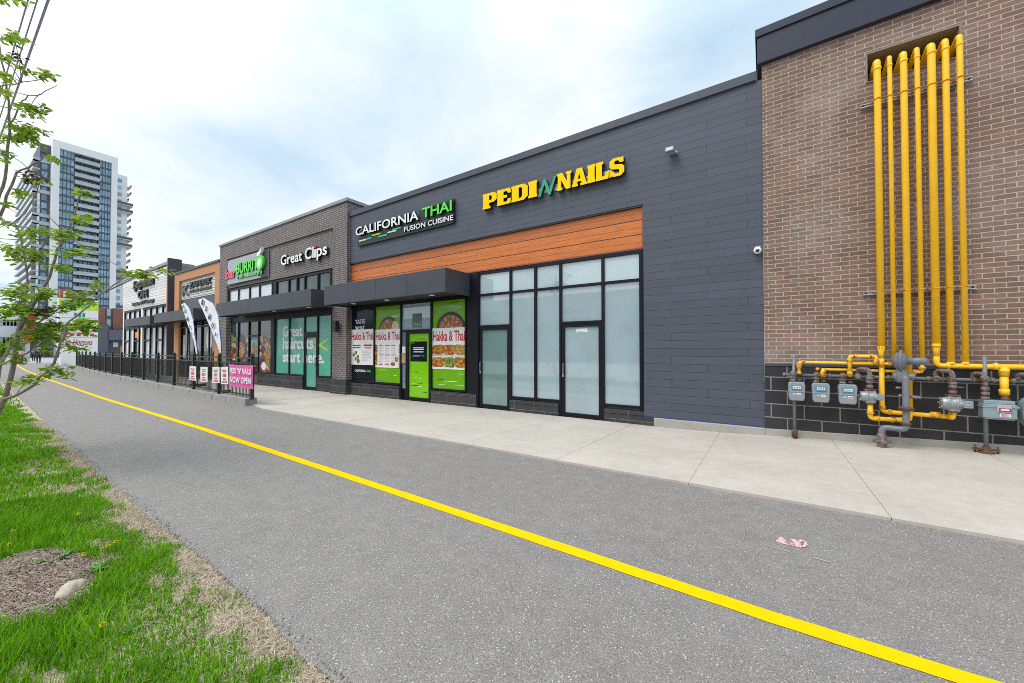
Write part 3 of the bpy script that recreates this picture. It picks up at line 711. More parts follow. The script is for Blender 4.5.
# hair salon glass
h1 = [X(p, GY) for p in (276, 290, 305.2, 318.4, 332.4)]; hz = 3.09; hs = .49
hf = frame_unit(gb, 'window_frame', [(h1[0], hs, hz), (h1[1], hs, hz), (h1[2], -.1, hz), (h1[3], -.1, hz), (h1[4], hs, hz)],
    [(a, c, hz - .03) for a, c in zip(h1, h1[1:])] + [(h1[0], h1[1], hs + .02), (h1[1], h1[2], hs + .02), (h1[3], h1[4], hs + .02)], w=.07)
b = MB(); b.box(h1[2] + .036, h1[3] - .036, 8.87, 8.98, 2.2, 2.36); b.build('door_header', 'frame', hf)
for i in range(4): pane(hf, h1[i], h1[i + 1], 2.3 if i == 2 else hs, hz - .03, 'mint')
hd = door(gb, h1[2] + .037, h1[3] - .037, -.04, 2.195, 'mint', side=1, handle='frame')
b = MB(); y = GY - .002
for s_, x1, zb_, zt_ in (('Great', 302.4, 337.0, 328.4), ('haircuts', 313.4, 349.4, 340.3), ('start here.', 324.2, 362.2, 353.7)):
    x0 = X(282.9, GY); x1 = X(x1, GY)
    z0 = Z(283, zb_, GY); b.text(s_, x0, x1, z0 - .0, z0 + (.50 if s_ == 'Great' else .55 if s_ == 'haircuts' else .50), y, .002, 0, .03)
sx0, sx1, szc = X(319.6, GY), X(328, GY), Z(323, 345, GY)
for sg in (1, -1):
    b.prism([(sx0 - .55, szc - sg * .15), (sx0 + .02, szc - sg * .05), (sx1, szc + sg * .20), (sx1 - .03, szc + sg * .27), (sx0 - .02, szc + sg * .04)], (0, y - .001 * (1 + sg), 0), (1, 0, 0), (0, 0, 1), (0, -.002, 0), 1)
    b.disc(X(315.4, GY), szc + sg * .27, .16, .10, y, .0022, 1); b.disc(X(315.2, GY), szc + sg * .27, .10, .05, y - .003, .002, 2)
b.build('window_lettering', ['white_print', 'lime_letter', 'mint'], hf)
b = MB(); b.box(w1[4] + .04, h1[0] - .036, 8.85, 9.05, -.2, 3.1); b.build('pillar', 'frame', gb)
sill(gb, w1[3] + .03, h1[2] - .04, -.25, .47); sill(gb, h1[3] + .04, pr0 - .05, -.25, .46); sill(gb, pl1 + .045, w1[2] - .04, -.25, .40)
canopy(gb, -22.45, -14.0, 3.235, 3.87, cy, 8.70, [X(p, cy) for p in (233.5, 249, 264.5, 292)], [X(275, 8.3), X(309.5, 8.3)])
b = MB(); b.box(gl + .1, -13.2, 14, 22, -.2, 6.6); b.build('rear_wing', 'greybrick', gb)

# ------------------------------------------------------------------ terracotta fronted shop
ob = thing('terracotta_shop', 'small terracotta fronted shop with cream slatted sign panel and dark glass', 'building', (-28.8, 8.75, 0))
FO = 8.75; o0, o1, o2, o3 = X(173.7, FO), X(178.3, FO), X(214, FO), X(219, FO) - .03
o3 = min(o3, gl - .03)
b = MB(); b.box(o0, o1, FO, 9.3, -.2, 5.93); b.box(o2, o3, FO, 9.3, -.2, 5.93); b.box(o0, o3, FO, 9.3, 5.93, 6.42); b.box(o0, o3, 9.3, 14, 5.9, 6.4); b.build('wall', 'orange_wall', ob)
b = MB(); b.box(o0, o3 - .03, FO - .06, 14, 6.42, 6.54); b.build('coping', 'coping', ob)
b = MB(); b.box(o1, o2, FO + .12, 9.2, 4.75, 5.93); b.build('sign_panel', 'cream_siding', ob)
b = MB(); b.box(o1, o2, FO + .14, 9.2, 4.0, 4.75); b.build('bulkhead', 'coping', ob)
oc = [o1 + (o2 - o1) * k / 5 for k in range(6)]
of = frame_unit(ob, 'window_frame', [(x, .05, 4.0) for x in oc], [(a, c, 3.0) for a, c in zip(oc, oc[1:])] + [(a, c, .1) for a, c in zip(oc, oc[1:])], w=.09, y=8.86)
for a, c in zip(oc, oc[1:]): pane(of, a, c, .1, 4.0, 'glass', y=8.93)
b = MB(); b.box(o1, o2, 8.85, 9.2, -.2, .05); b.build('sill', 'stone', ob)
b = MB(); q = random.Random(6); y = 8.928       # pale vertical posters behind the dark glass
for k, (pa, pb, ya, yb) in enumerate(((183, 185.5, 335, 358), (187.5, 189, 333, 360), (207, 211.5, 333, 347), (208, 210.5, 347, 362))):
    b.box(X(pa, y), X(pb, y), y - .003, y, Z(pb, yb, y), Z(pb, ya, y), k % 2)
b.disc(X(209.2, y), Z(209, 339, y), .42, .62, y - .003, .002, 1, 16)
b.build('window_print', ['grey_print', 'white_print'], of)
canopy(ob, -31.8, -25.41, 3.27, 3.84, cy, 8.74, [X(173, cy), X(183, cy)], [])

# ------------------------------------------------------------------ white cafe
cb = thing('cafe_building', 'white sided cafe building with dark lettering and bright lower windows', 'building', (-38, 8.8, 0))
c0, c1 = -43.7, -33.05
b = MB(); b.box(c0, c1, 8.8, 9.2, 4.72, 7.2); b.build('siding', 'white_siding', cb)
b = MB(); b.hexa([(c0 - .05, 8.74, 7.2), (c1, 8.74, 7.3), (c1, 10.2, 7.3), (c0 - .05, 10.2, 7.2), (c0 - .05, 8.74, 7.34), (c1, 8.74, 7.5), (c1, 10.2, 7.5), (c0 - .05, 10.2, 7.34)]); b.build('coping', 'grey_coping', cb)
yb = atX(182, 259, -32.46)[0]
b = MB(); b.box(-33.05, -32.85, 8.72, yb, -.2, 7.5, 0); b.box(-32.85, -32.62, 8.66, 8.9, -.2, 7.5, 1); b.box(-32.85, -32.62, 8.9, yb, -.2, 7.5, 0); b.box(-32.62, -32.46, 8.62, yb, -.2, 7.62, 0)
M['orange_stripe'] = mat('orange_stripe', (.62, .15, .02), .5); b.build('fin_wall', ['canopy', 'orange_stripe'], cb)
b = MB(); b.box(c0, c0 + .3, 8.82, 9.2, -.2, 4.72); b.box(c0, c0 + .3, 9.2, 16, -.2, 7.2); b.box(-39.0, -38.6, 8.83, 9.2, -.2, 4.70); b.build('wall', 'white', cb)
b = MB(); b.box(c0 + .3, c1, 8.86, 9.2, 3.2, 3.95); b.build('bulkhead', 'frame', cb)
cx = [c0 + .3 + (c1 - c0 - .3) * k / 8 for k in range(9)]
cf = frame_unit(cb, 'window_frame', [(x, -.1, 4.68) for x in cx], [(a, c, 4.64) for a, c in zip(cx, cx[1:])] + [(a, c, 4.0) for a, c in zip(cx, cx[1:])] + [(a, c, 2.3) for a, c in zip(cx[::2], cx[1::2])], w=.12, y=8.84, d=.14)
for i, (a, c) in enumerate(zip(cx, cx[1:])):
    pane(cf, a, c, 4.0, 4.64, 'glass_pale', y=8.93); pane(cf, a, c, -.1, 3.25, 'glass_pale' if i not in (2, 3) else 'glass_teal', y=8.93)
canopy(cb, -38.2, -32.6, 3.24, 3.78, cy, 8.8, [], [])
M['orange_lamp'] = mat('orange_sign_print', (.9, .26, .01), .4)
b = MB(); b.box(X(134.5, 8.9), X(139.5, 8.9), 8.90, 8.926, Z(137, 338, 8.9), Z(137, 332, 8.9), 0); b.box(X(139.6, 8.9), X(141.5, 8.9), 8.90, 8.926, Z(140, 339, 8.9), Z(140, 335, 8.9), 1); b.build('window_print', ['orange_lamp', 'black'], cf)
# ------------------------------------------------------------------ shop signs
def sign(name, label, loc): return thing(name, label, 'sign', loc)
o = sign('shop_sign', 'yellow raised block letters with a slanted green N on the charcoal cladding', (-4.7, 8.8, 5.8))
y0 = 8.80
b = MB(); pz0, pz1 = 5.605, 6.035
SLAB = {'P': (1, [[(0,0),(.56,0),(.56,.15),(.465,.15),(.465,.36),(.78,.36),(1,.5),(1,.86),(.82,1),(0,1),(0,.85),(.02,.85),(.02,.15),(0,.15)], [(.465,.52),(.465,.83),(.6,.83),(.65,.78),(.65,.57),(.6,.52)]]),
 'E': (.95, [[(0,0),(.95,0),(1,.33),(.78,.33),(.72,.17),(.465,.17),(.465,.42),(.72,.42),(.72,.59),(.465,.59),(.465,.83),(.72,.83),(.78,.68),(1,.68),(.95,1),(0,1),(0,.85),(.02,.85),(.02,.15),(0,.15)]]),
 'D': (1.06, [[(0,0),(.76,0),(1,.2),(1,.8),(.76,1),(0,1),(0,.85),(.02,.85),(.02,.15),(0,.15)], [(.45,.17),(.45,.83),(.58,.83),(.66,.74),(.66,.26),(.58,.17)]]),
 'I': (.56, [[(0,0),(1,0),(1,.15),(.92,.15),(.92,.85),(1,.85),(1,1),(0,1),(0,.85),(.08,.85),(.08,.15),(0,.15)]]),
 'N': (1.14, [[(0,0),(.38,0),(.38,.14),(.30,.14),(.30,.58),(.64,0),(.93,0),(.93,.86),(1,.86),(1,1),(.62,1),(.62,.86),(.69,.86),(.69,.45),(.38,1),(0,1),(0,.86),(.07,.86),(.07,.14),(0,.14)]]),
 'A': (1.12, [[(0,0),(.40,0),(.40,.14),(.33,.14),(.36,.25),(.62,.25),(.65,.14),(.57,.14),(.57,0),(1,0),(1,.14),(.94,.14),(.69,1),(.31,1),(.06,.14),(0,.14)], [(.405,.40),(.49,.74),(.575,.40)]]),
 'L': (.92, [[(0,0),(.95,0),(1,.37),(.77,.37),(.70,.18),(.465,.18),(.465,.85),(.58,.85),(.58,1),(0,1),(0,.85),(.02,.85),(.02,.15),(0,.15)]]),
 'S': (.98, [[(0,0),(.02,0),(.18,.05),(.3,0),(.75,0),(1,.16),(1,.46),(.85,.59),(.36,.66),(.33,.70),(.33,.80),(.39,.85),(.6,.85),(.70,.71),(.95,.71),(.95,1),(.85,1),(.79,.95),(.68,1),(.25,1),(0,.86),(0,.56),(.15,.43),(.62,.36),(.66,.32),(.66,.21),(.6,.16),(.37,.16),(.25,.31),(0,.31)]])}
def slab_word(word):
    c = bpy.data.curves.new('letters', 'CURVE'); c.dimensions = '2D'; c.fill_mode = 'BOTH'; c.extrude = .1; xo_ = 0
    for ch in word:
        wd, loops = SLAB[ch]
        for lp in loops:
            sp_ = c.splines.new('POLY'); sp_.points.add(len(lp) - 1); sp_.use_cyclic_u = True
            for p_, (a, q) in zip(sp_.points, lp): p_.co = (xo_ + a * wd, q, 0, 1)
        xo_ += wd + .035
    o_ = bpy.data.objects.new('letters', c); col.objects.link(o_)
    me = bpy.data.meshes.new_from_object(o_.evaluated_get(bpy.context.evaluated_depsgraph_get()))
    _G[(word, .045, 0, 1.0)] = ([tuple(p_.co) for p_ in me.vertices], [tuple(p_.vertices) for p_ in me.polygons])
    bpy.data.objects.remove(o_); bpy.data.curves.remove(c); bpy.data.meshes.remove(me)
pl = [('PEDI', 482.8, 537.6), ('NAILS', 557.3, 625.2)]
for s_, a, c in pl: slab_word(s_); b.text(s_, X(a, 8.7), X(c, 8.7), pz0, pz1, y0, .11, 0, .045, 0, 1.0, side=1)
M['return_dark'] = mat('dark_letter_return', (.02, .018, .015), .5)
b.build('letters', ['yellow_sign', 'return_dark'], o)
b = MB(); b.text('N', X(538, 8.7), X(556.3, 8.7), pz0 - .03, pz1 - .02, y0, .09, 0, .02, .42, side=1); b.build('green_letter', ['green_sign', 'return_dark'], o)
b = MB(); b.box(X(537, 8.8), X(619, 8.8), 8.80, 8.818, 5.69, 5.84); b.build('raceway', 'galv', o)

o = sign('shop_sign', 'white and green raised lettering with coloured dashes on a dark backing plate', (-10.5, 8.8, 5.8))
yy = 8.72; b = MB(); b.prism([(X(356.5, yy), 5.44), (X(453, yy), 5.46), (X(453, yy), 6.20), (X(418, yy), 6.14), (X(418, yy), 5.98), (X(356.5, yy), 5.82)], (0, 8.80, 0), (1, 0, 0), (0, 0, 1), (0, -.05, 0)); b.build('backing_plate', 'black', o)
b = MB(); b.text('CALIFORNIA', X(354.6, 8.65), X(417.4, 8.65), 5.80, 6.11, 8.75, .09, 0, .014, side=1); b.text('FUSION CUISINE', X(402, 8.65), X(451.5, 8.65), 5.535, 5.70, 8.75, .04, 0, .014, side=1); b.build('letters', ['white', 'return_dark'], o)
b = MB(); b.text('THAI', X(421.3, 8.65), X(451, 8.65), 5.81, 6.13, 8.75, .09, 0, .016, side=1); b.build('green_letters', ['bright_green', 'return_dark'], o)
b = MB()
for k, (a, c, z, m_) in enumerate(((357.5, 365, 5.59, 0), (365.5, 370, 5.60, 1), (370.5, 379, 5.68, 2), (377, 385.5, 5.575, 3), (386, 395, 5.64, 0), (391, 400, 5.70, 3))):
    b.box(X(a, 8.7), X(c, 8.7), 8.73, 8.749, z, z + .05, m_)
M['pale_green'] = mat('pale_green_dash', (.45, .75, .45), .4); b.build('dashes', ['pale_green', 'teal_sign', 'lime_letter', 'teal_sign'], o)

o = sign('shop_sign', 'white raised letters with a red dot over the i on grey brick', (-17, 8.7, 5.6))
gy = 8.62; b = MB()
def gcl(s_, a, c, zb_, zt_, cb_=None): b.text(s_, X(a, gy), X(c, gy), zb_, zt_, 8.73, .10, 0, .018, side=1)
gcl('Great', 279.6, 300.9, 5.35, 5.80); gcl('Cl', 303.7, 312.6, 5.35, 5.83); gcl('ps', 315.6, 325.8, 5.21, 5.70)
b.box(X(313.3, gy), X(314.8, gy), 8.63, 8.73, 5.36, 5.69, 0); b.build('letters', ['white', 'return_dark'], o)
b = MB(); b.disc((X(313.2, gy) + X(315, gy)) / 2, 5.79, .055, .05, 8.73, .10, 0, 16); M['red_dot'] = mat('red_letter_dot', (.7, .02, .02), .4); b.build('red_dot', 'red_dot', o)

o = sign('shop_sign', 'coral and bright green raised lettering with white leaf emblem on a pale board', (-22, 8.7, 5.6))
by = 8.66; bx0, bx1 = X(226.6, by), X(266.6, by); bz0, bz1 = 5.02, 6.27
M['sign_board'] = mat('pale_sign_board', (.36, .36, .40), .35)
b = MB(); b.box(bx0, bx1, by, 8.73, bz0, bz1); b.build('board', 'sign_board', o)
b = MB(); b.box(bx1 - .65, bx1 - .001, by - .006, by - .001, bz0 + .004, bz1 - .004); b.build('dark_board', 'black', o)
b = MB(); b.text('bar', X(225.8, by), X(236, by), 5.30, 5.80, by, .05, 0, .035, side=1); b.build('coral_letters', ['coral', 'return_dark'], o)
b = MB(); b.text('BURRIT', X(236.6, by), X(258.2, by), 5.43, 5.97, by, .06, 0, .03, side=1); b.text('fresh mexican grill', X(237, by), X(262.4, by), 5.13, 5.37, by, .05, 0, .03, side=1)
cx_, cz_ = X(260.6, by), 5.72; b.disc(cx_, cz_, .34, .36, by, .1, 0, 24); b.build('green_letters', ['bright_green', 'return_dark'], o)
b = MB(); b.prism([(cx_ - .28, cz_ + .33), (cx_ - .02, cz_ + .30), (cx_ + .18, cz_ + .48), (cx_ + .22, cz_ + .70), (cx_ + .03, cz_ + .55), (cx_ - .16, cz_ + .5)], (0, by, 0), (1, 0, 0), (0, 0, 1), (0, -.11, 0))
b.disc(cx_ + .02, cz_ - .02, .17, .2, by - .1, .012, 0, 16); b.build('leaf_emblem', 'white', o)

o = sign('shop_sign', 'dark lettering beside a large slate initial on the cream slatted panel', (-28.8, 8.8, 5.3))
ky = 8.80; zf = lambda a, q: Z(a, q, ky)
M['sign_grey'] = mat('slate_letter', (.05, .075, .09), .4)
b = MB(); b.text('K', X(181, ky), X(188, ky), 5.0, 5.62, 8.87, .08, 0, .04); b.build('initial', 'sign_grey', o)
b = MB(); b.text('ZAFERIK', X(187.6, ky), X(210.3, ky), 5.36, 5.72, 8.87, .08, 0, .035, .15)
xk0, xk1 = X(188, ky), X(210, ky)
for k in range(9): b.box(xk0 + (xk1 - xk0) * k / 9, xk0 + (xk1 - xk0) * (k + .8) / 9, 8.82, 8.87, 5.08, 5.22)
b.build('letters', 'black', o)

o = sign('shop_sign', 'dark three line raised lettering on the white cafe siding', (-39.5, 8.8, 6))
sy = 8.7; b = MB()
b.text('Symposium', X(132.3, sy), X(152.2, sy), 6.05, 6.85, 8.8, .14, 0, .03, .2); b.text('CAFE', X(137, sy), X(146.3, sy), 5.42, 5.98, 8.8, .12, 0, .035); b.text('Restaurant & Lounge', X(131, sy), X(152.2, sy), 4.93, 5.25, 8.8, .10, 0, .045)
b.build('letters', 'black', o)

# ------------------------------------------------------------------ small things on the walls
lx, lz = at(671.5, 151, 8.7)
o = thing('wall_light', 'small grey floodlight high on the charcoal cladding', 'wall light', (lx, 8.82, lz))
b = MB(); b.box(lx - .06, lx + .05, 8.69, 8.82, lz - .05, lz + .06); b.box(lx - .11, lx + .06, 8.60, 8.70, lz - .035, lz + .055); b.build('housing', 'alu', o, bevel=.012)
b = MB(); b.box(lx - .095, lx + .045, 8.594, 8.602, lz - .02, lz + .04); b.build('lens', 'glass_pale', o)
b = MB(); b.lathe((lx + .08, 8.76, lz - .02), (.3, -.6, -.5), [(.03, -.05), (.035, 0), (.028, .06), (.01, .08)], 12); b.build('sensor', 'meter', o)
kx, kz = at(757.5, 250, 8.7)
o = thing('security_camera', 'small white dome security camera on the charcoal cladding beside the brick wall', 'camera', (kx, 8.82, kz))
b = MB(); b.box(kx - .045, kx + .045, 8.74, 8.82, kz + .02, kz + .075); b.lathe((kx, 8.74, kz), (0, -1, -.25), [(.062, -.06), (.068, 0), (.055, .035), (.03, .055), (.005, .06)], 18); b.build('housing', 'white', o)
b = MB(); b.lathe((kx, 8.69, kz - .01), (0, -1, -.25), [(.034, 0), (.03, .018), (.015, .026), (.002, .028)], 14); b.build('lens', 'glass', o)
wx, wz = at(335, 326.5, 8.5)
o = thing('wall_lamp', 'square black wall lamp on the brick pier between the two canopies', 'wall lamp', (wx, 8.6, wz))
b = MB(); b.box(wx - .10, wx + .12, 8.44, 8.6, wz - .2, wz + .2); b.build('housing', 'black', o, bevel=.008)
b = MB(); b.box(wx - .08, wx + .10, 8.46, 8.58, wz - .206, wz - .2005); b.build('lens', 'glass_pale', o)

# ------------------------------------------------------------------ yellow gas pipes
PY = 8.62
px_top = [881.3, 894.0, 908.1, 921.8, 936.3, 950.7, 965.2]
rad = [.047, .031, .045, .033, .049, .041, .037]
pipe_x = [X(p, PY) for p in px_top]; ztop = 6.43
def PZ(px, py, y=PY): return Z(px, py, y)
labels = ['thick yellow gas riser, leftmost of the seven and passing behind the small meters', 'thinnest yellow gas riser, second from the left and ending behind the round regulator',
          'thick yellow gas riser dropping behind the grey regulator to the ground level elbow', 'thin yellow gas riser between two thick ones, turning left above the manifold',
          'thickest yellow gas riser, its foot elbow turning right above the rotary meter', 'medium yellow gas riser, second from the right, meeting the level pipe', 'slim yellow gas riser, rightmost of the seven']
def gaspipe(i): return thing('gas_pipe', labels[i], 'gas pipe', (pipe_x[i], PY, 0), 'yellow gas risers on the brick wall')
def run(b, pts, r, bend=.07, n=14, mi=0): b.tube(fillet(pts, bend), r, n, mi)
def collar(b, p, axis, r, L=.05, mi=0):
    a = Vector(axis).normalized(); b.lathe(Vector(p) - a * L / 2, a, [(r * .98, 0), (r * 1.22, .004), (r * 1.22, L - .004), (r * .98, L)], 14, mi)
zA = PZ(860, 363.6); zB = PZ(860, 370.6, 8.66); zM = PZ(860, 377, 8.55); zD = PZ(960, 366)
YB = 8.70
def riser(i, zbot):
    o = gaspipe(i); b = MB(); x, r = pipe_x[i], rad[i]
    run(b, [(x, 9.28, ztop - .12 + .0), (x, 9.0, ztop - .10), (x, PY, ztop), (x, PY, zbot)], r, r * 2.2); b.build('riser', 'yellow_pipe', o)
    e = MB(); collar(e, (x, PY, ztop - .16), (0, 0, 1), r, .03); e.build('elbow_collar', 'yellow_pipe', o); return o
x = pipe_x
# 1: reducer, long drop, low run right to the second rotary meter
o = riser(0, 1.62); zl = PZ(905, 413); xr5, yr5 = X(951.5, 8.45), 8.45
b = MB(); b.lathe((x[0], PY, 1.66), (0, 0, -1), [(.047, 0), (.047, .05), (.034, .12), (.034, .2)], 14); run(b, [(x[0], PY, 1.5), (x[0], PY, zl), (xr5, PY - .0, zl - .015), (xr5, yr5, zl - .015), (xr5, yr5, zl + .12)], .034, .06); b.build('drop_pipe', 'yellow_pipe', o)
b = MB(); collar(b, (x[0], PY, zl + .07), (0, 0, 1), .036); collar(b, (x[0] + .09, PY, zl), (1, 0, 0), .036); collar(b, (X(935, PY), PY, zl), (1, 0, 0), .04, .1); collar(b, (X(930, PY), PY, zl), (1, 0, 0), .036, .04); collar(b, (xr5, yr5, zl + .07), (0, 0, 1), .036, .06); collar(b, (x[0], PY, PZ(880, 364)), (0, 0, 1), .036, .10); b.build('fitting', 'yellow_fit', o)
# 2: down to the upper level pipe, left to the first small meter
mx = [X(p, 8.5) for p in (796, 820, 846.7)]; mz = [PZ(796, 391, 8.5), PZ(820, 392.5, 8.5), PZ(846.7, 394, 8.5)]
o = riser(1, zA); b = MB(); xo = [m + .045 for m in mx]
run(b, [(x[1], PY, zA + .1), (x[1], PY, zA), (xo[0], PY - .03, zA + .012), (xo[0], PY - .03, 1.17)], .024, .04); b.build('level_pipe', 'yellow_pipe', o)
b = MB(); collar(b, (xo[0], PY - .03, zA - .05), (0, 0, 1), .032, .09); collar(b, (xo[0] + .06, PY - .03, zA + .012), (1, 0, 0), .028, .05); collar(b, (xo[0], PY - .03, 1.19), (0, 0, 1), .03, .05); collar(b, (x[0] + .10, PY - .01, zA + .004), (1, 0, 0), .027, .05); b.build('fitting', 'yellow_fit', o)
# 3: down behind the regulator, low run left to the first rotary meter
o = riser(2, PZ(906, 412)); xr4, yr4 = X(869.5, 8.45), 8.45; zl3 = PZ(890, 420, 8.5)
b = MB(); run(b, [(x[2], PY, PZ(906, 405)), (x[2], PY - .02, zl3), (xr4, yr4 + .02, zl3 + .01), (xr4, yr4, zl3 + .25)], .036, .06); b.build('low_pipe', 'yellow_pipe', o)
b = MB(); collar(b, (x[2] - .1, PY - .04, zl3), (1, -.0, 0), .038, .05); collar(b, (xr4 + .28, yr4 + .10, zl3), (1, .5, 0), .04, .06); collar(b, (xr4 + .09, yr4 + .045, zl3 + .01), (1, .3, 0), .038, .04); collar(b, (xr4, yr4, zl3 + .1), (0, 0, 1), .038, .04); b.build('fitting', 'yellow_fit', o)
# 4: turns left above the manifold to the second small meter
o = riser(3, PZ(920, 362)); b = MB()
run(b, [(x[3], PY, zA + .2), (x[3], PY, zB), (x[3] - .1, YB - .03, zB), (xo[1], YB - .05, zB + .01), (xo[1], PY - .05, zB), (xo[1], PY - .05, 1.17)], .024, .04); b.build('level_pipe', 'yellow_pipe', o)
b = MB(); collar(b, (x[3], PY, zB + .06), (0, 0, 1), .034, .05); collar(b, (x[3] - .07, PY + .03, zB), (1, -.6, 0), .032, .05); collar(b, (xo[1], PY - .05, zB - .07), (0, 0, 1), .034, .11); collar(b, (xo[1] - .07, YB - .06, zB + .01), (1, 0, 0), .026, .05); b.build('fitting', 'yellow_fit', o)
# 5: elbow to the right, level pipe past the corner of view, drop to the box meter
o = riser(4, 1.64); b = MB(); run(b, [(x[4], PY, zD + .2), (x[4], PY, zD), (4.6, PY, zD)], .037, .07); b.build('level_pipe', 'yellow_pipe', o)
xd6 = X(1003.5, PY)
b = MB(); b.tube([(xd6, PY, zD), (xd6, PY, zD - .14)], .05, 14); b.tube([(xd6, PY, zD - .14), (xd6, PY, PZ(1003, 396))], .043, 14); b.build('drop_pipe', 'yellow_pipe', o)
b = MB(); collar(b, (xd6, PY, zD - .06), (0, 0, 1), .046, .05); collar(b, (xd6, PY, PZ(1003, 392)), (0, 0, 1), .044, .09); collar(b, (xd6 - .08, PY, zD), (1, 0, 0), .042, .05); b.lathe((x[4], PY, 1.7), (0, 0, -1), [(.049, 0), (.051, .03), (.039, .1), (.037, .2)], 14); collar(b, (x[4] + .12, PY, zD), (1, 0, 0), .042, .04); b.build('fitting', 'yellow_pipe', o)
for i in (5, 6):
    o = riser(i, zD + .03); b = MB(); collar(b, (x[i], PY, zD + .04), (0, 0, 1), rad[i] * .92, .04); b.build('fitting', 'yellow_pipe', o)
# short loop of the third small meter
o = thing('gas_pipe', 'short yellow pipe loop rising from the third small meter', 'gas pipe', (xo[2], PY, 1.2))
b = MB(); zu = PZ(865, 356.2, 8.58); run(b, [(xo[2], 8.57, 1.15), (xo[2], 8.57, zu), (x[0] - .075, 8.555, zu), (x[0] - .075, 8.555, zA + .0), ], .026, .035); b.build('loop', 'yellow_pipe', o)
b = MB(); collar(b, (xo[2], 8.57, zu - .07), (0, 0, 1), .03, .06); collar(b, (xo[2] + .07, 8.57, zu), (1, 0, 0), .028, .05); collar(b, (x[0] - .13, 8.556, zu), (1, 0, 0), .028, .04); collar(b, (xo[2], 8.57, 1.2), (0, 0, 1), .032, .08); collar(b, (x[0] - .075, 8.555, zA + .03), (0, 0, 1), .03, .06); b.build('fitting', 'yellow_fit', o)

# strut rails and pipe clamps
for lab, zz in (('galvanised strut rail clamping the yellow pipes just below the wall opening', 5.765), ('galvanised strut rail clamping the yellow pipes halfway up the wall', 2.56)):
    o = thing('strut_rail', lab, 'bracket', (2.05, 8.8, zz), 'strut rails holding the gas pipes')
    b = MB(); b.box(1.415, 2.70, 8.765, 8.80, zz - .03, zz + .03); b.box(1.415, 2.70, 8.735, 8.766, zz + .017, zz + .028); b.box(1.415, 2.70, 8.735, 8.766, zz - .028, zz - .017); b.build('rail', 'galv', o)
    for xx in (1.445, 2.67): b = MB(); b.lathe((xx, 8.766, zz), (0, -1, 0), [(.012, 0), (.012, .03), (.004, .032)], 8); b.build('bolt', 'black', o)
    for i in range(7):
        r = rad[i] + .004; b = MB(); xx = x[i]
        arc = [(xx + (r + .003) * math.cos(a), PY + (r + .003) * math.sin(a)) for a in [math.pi + math.pi * k / 12 for k in range(13)]]
        pth = [(xx - r - .003, 8.74)] + arc + [(xx + r + .003, 8.74)]
        for (xa, ya), (xb_, yb_) in zip(pth, pth[1:]):
            b.tube([(xa, ya, zz), (xb_, yb_, zz)], .008, 6)
        b.box(xx + r + .003, xx + r + .035, 8.69, 8.70, zz - .012, zz + .012); b.build('clamp', 'yellow_fit', o)

# ------------------------------------------------------------------ grey manifold, meters, regulator, posts
o = thing('manifold_pipe', 'grey level manifold pipe with rusty tees behind the meters', 'pipe', (1.5, 8.66, zM))
MY = 8.66
b = MB(); b.tube([(X(783, MY), MY, zM), (4.6, MY, zM)], .027, 14); b.build('pipe', 'grey_pipe', o)
b = MB(); collar(b, (X(784, MY), MY, zM), (1, 0, 0), .03, .05)
for p in (796, 818, 829, 845, 858, 872, 888, 928, 948, 974, 992, 1012): collar(b, (X(p, MY), MY, zM), (1, 0, 0), .034, .05)
b.build('fitting', 'grey_fit', o)

def small_meter(k):
    cx_, cz_ = mx[0], mz[0]
    o = thing('gas_meter', '', 'gas meter', (cx_, 8.5, cz_), 'small grey gas meters')
    w, h = .122, .165
    prof = [(-w * .93, -h * .72), (-w * .80, -h), (w * .80, -h), (w * .93, -h * .72), (w, h * .72), (w * .86, h), (-w * .86, h), (-w, h * .72)]
    b = MB(); b.prism(prof, (cx_, 8.57, cz_), (1, 0, 0), (0, 0, 1), (0, -.14, 0)); b.build('body', 'meter', o, bevel=.014)
    b = MB(); b.box(cx_ - w * .96, cx_ + w * .96, 8.424, 8.4299, cz_ - .012, cz_ + .004); b.build('seam', 'alu', o, bevel=.002)
    b = MB(); b.box(cx_ - .07, cx_ + .07, 8.414, 8.4298, cz_ + .035, cz_ + .105, 0); b.box(cx_ - .055, cx_ + .055, 8.411, 8.4138, cz_ + .05, cz_ + .092, 1)
    for q in range(4): b.box(cx_ - .045 + q * .024, cx_ - .03 + q * .024, 8.409, 8.4108, cz_ + .06, cz_ + .082, 0)
    b.build('dial', ['blue_label', 'white_print'], o)
    b = MB(); b.box(cx_ + .0, cx_ + .06, 8.4275, 8.4298, cz_ - .065, cz_ - .028, 0); b.box(cx_ + .005, cx_ + .055, 8.4255, 8.4273, cz_ - .052, cz_ - .042, 1); b.box(cx_ - .06, cx_ - .012, 8.4275, 8.4298, cz_ - .06, cz_ - .035, 2); b.build('label_plate', ['white_print', 'red_print', 'grey_print'], o)
    b = MB(); xi = cx_ - .055
    b.tube(fillet([(xi, 8.5, cz_ + h - .01), (xi, 8.5, cz_ + h + .12), (xi, MY, cz_ + h + .12)], .05), .023, 10); collar(b, (xi, 8.5, cz_ + h + .02), (0, 0, 1), .034, .045); collar(b, (xi, 8.5, cz_ + h + .075), (0, 0, 1), .031, .035); b.lathe((xi, 8.5, cz_ + h + .1), (0, 0, 1), [(.03, 0), (.034, .03), (.034, .075), (.02, .09)], 10); b.box(xi - .07, xi - .02, 8.49, 8.51, cz_ + h + .075, cz_ + h + .09); b.build('inlet_valve', 'grey_fit', o)
    b = MB(); b.tube([(cx_ + .045, 8.5, cz_ + h - .01), (cx_ + .045, 8.5, cz_ + h + .035)], .024, 10); b.lathe((cx_ + .045, 8.5, cz_ + h + .015), (0, 0, 1), [(.034, 0), (.034, .03), (.025, .033)], 8); b.build('outlet_union', 'rust', o)
    return o
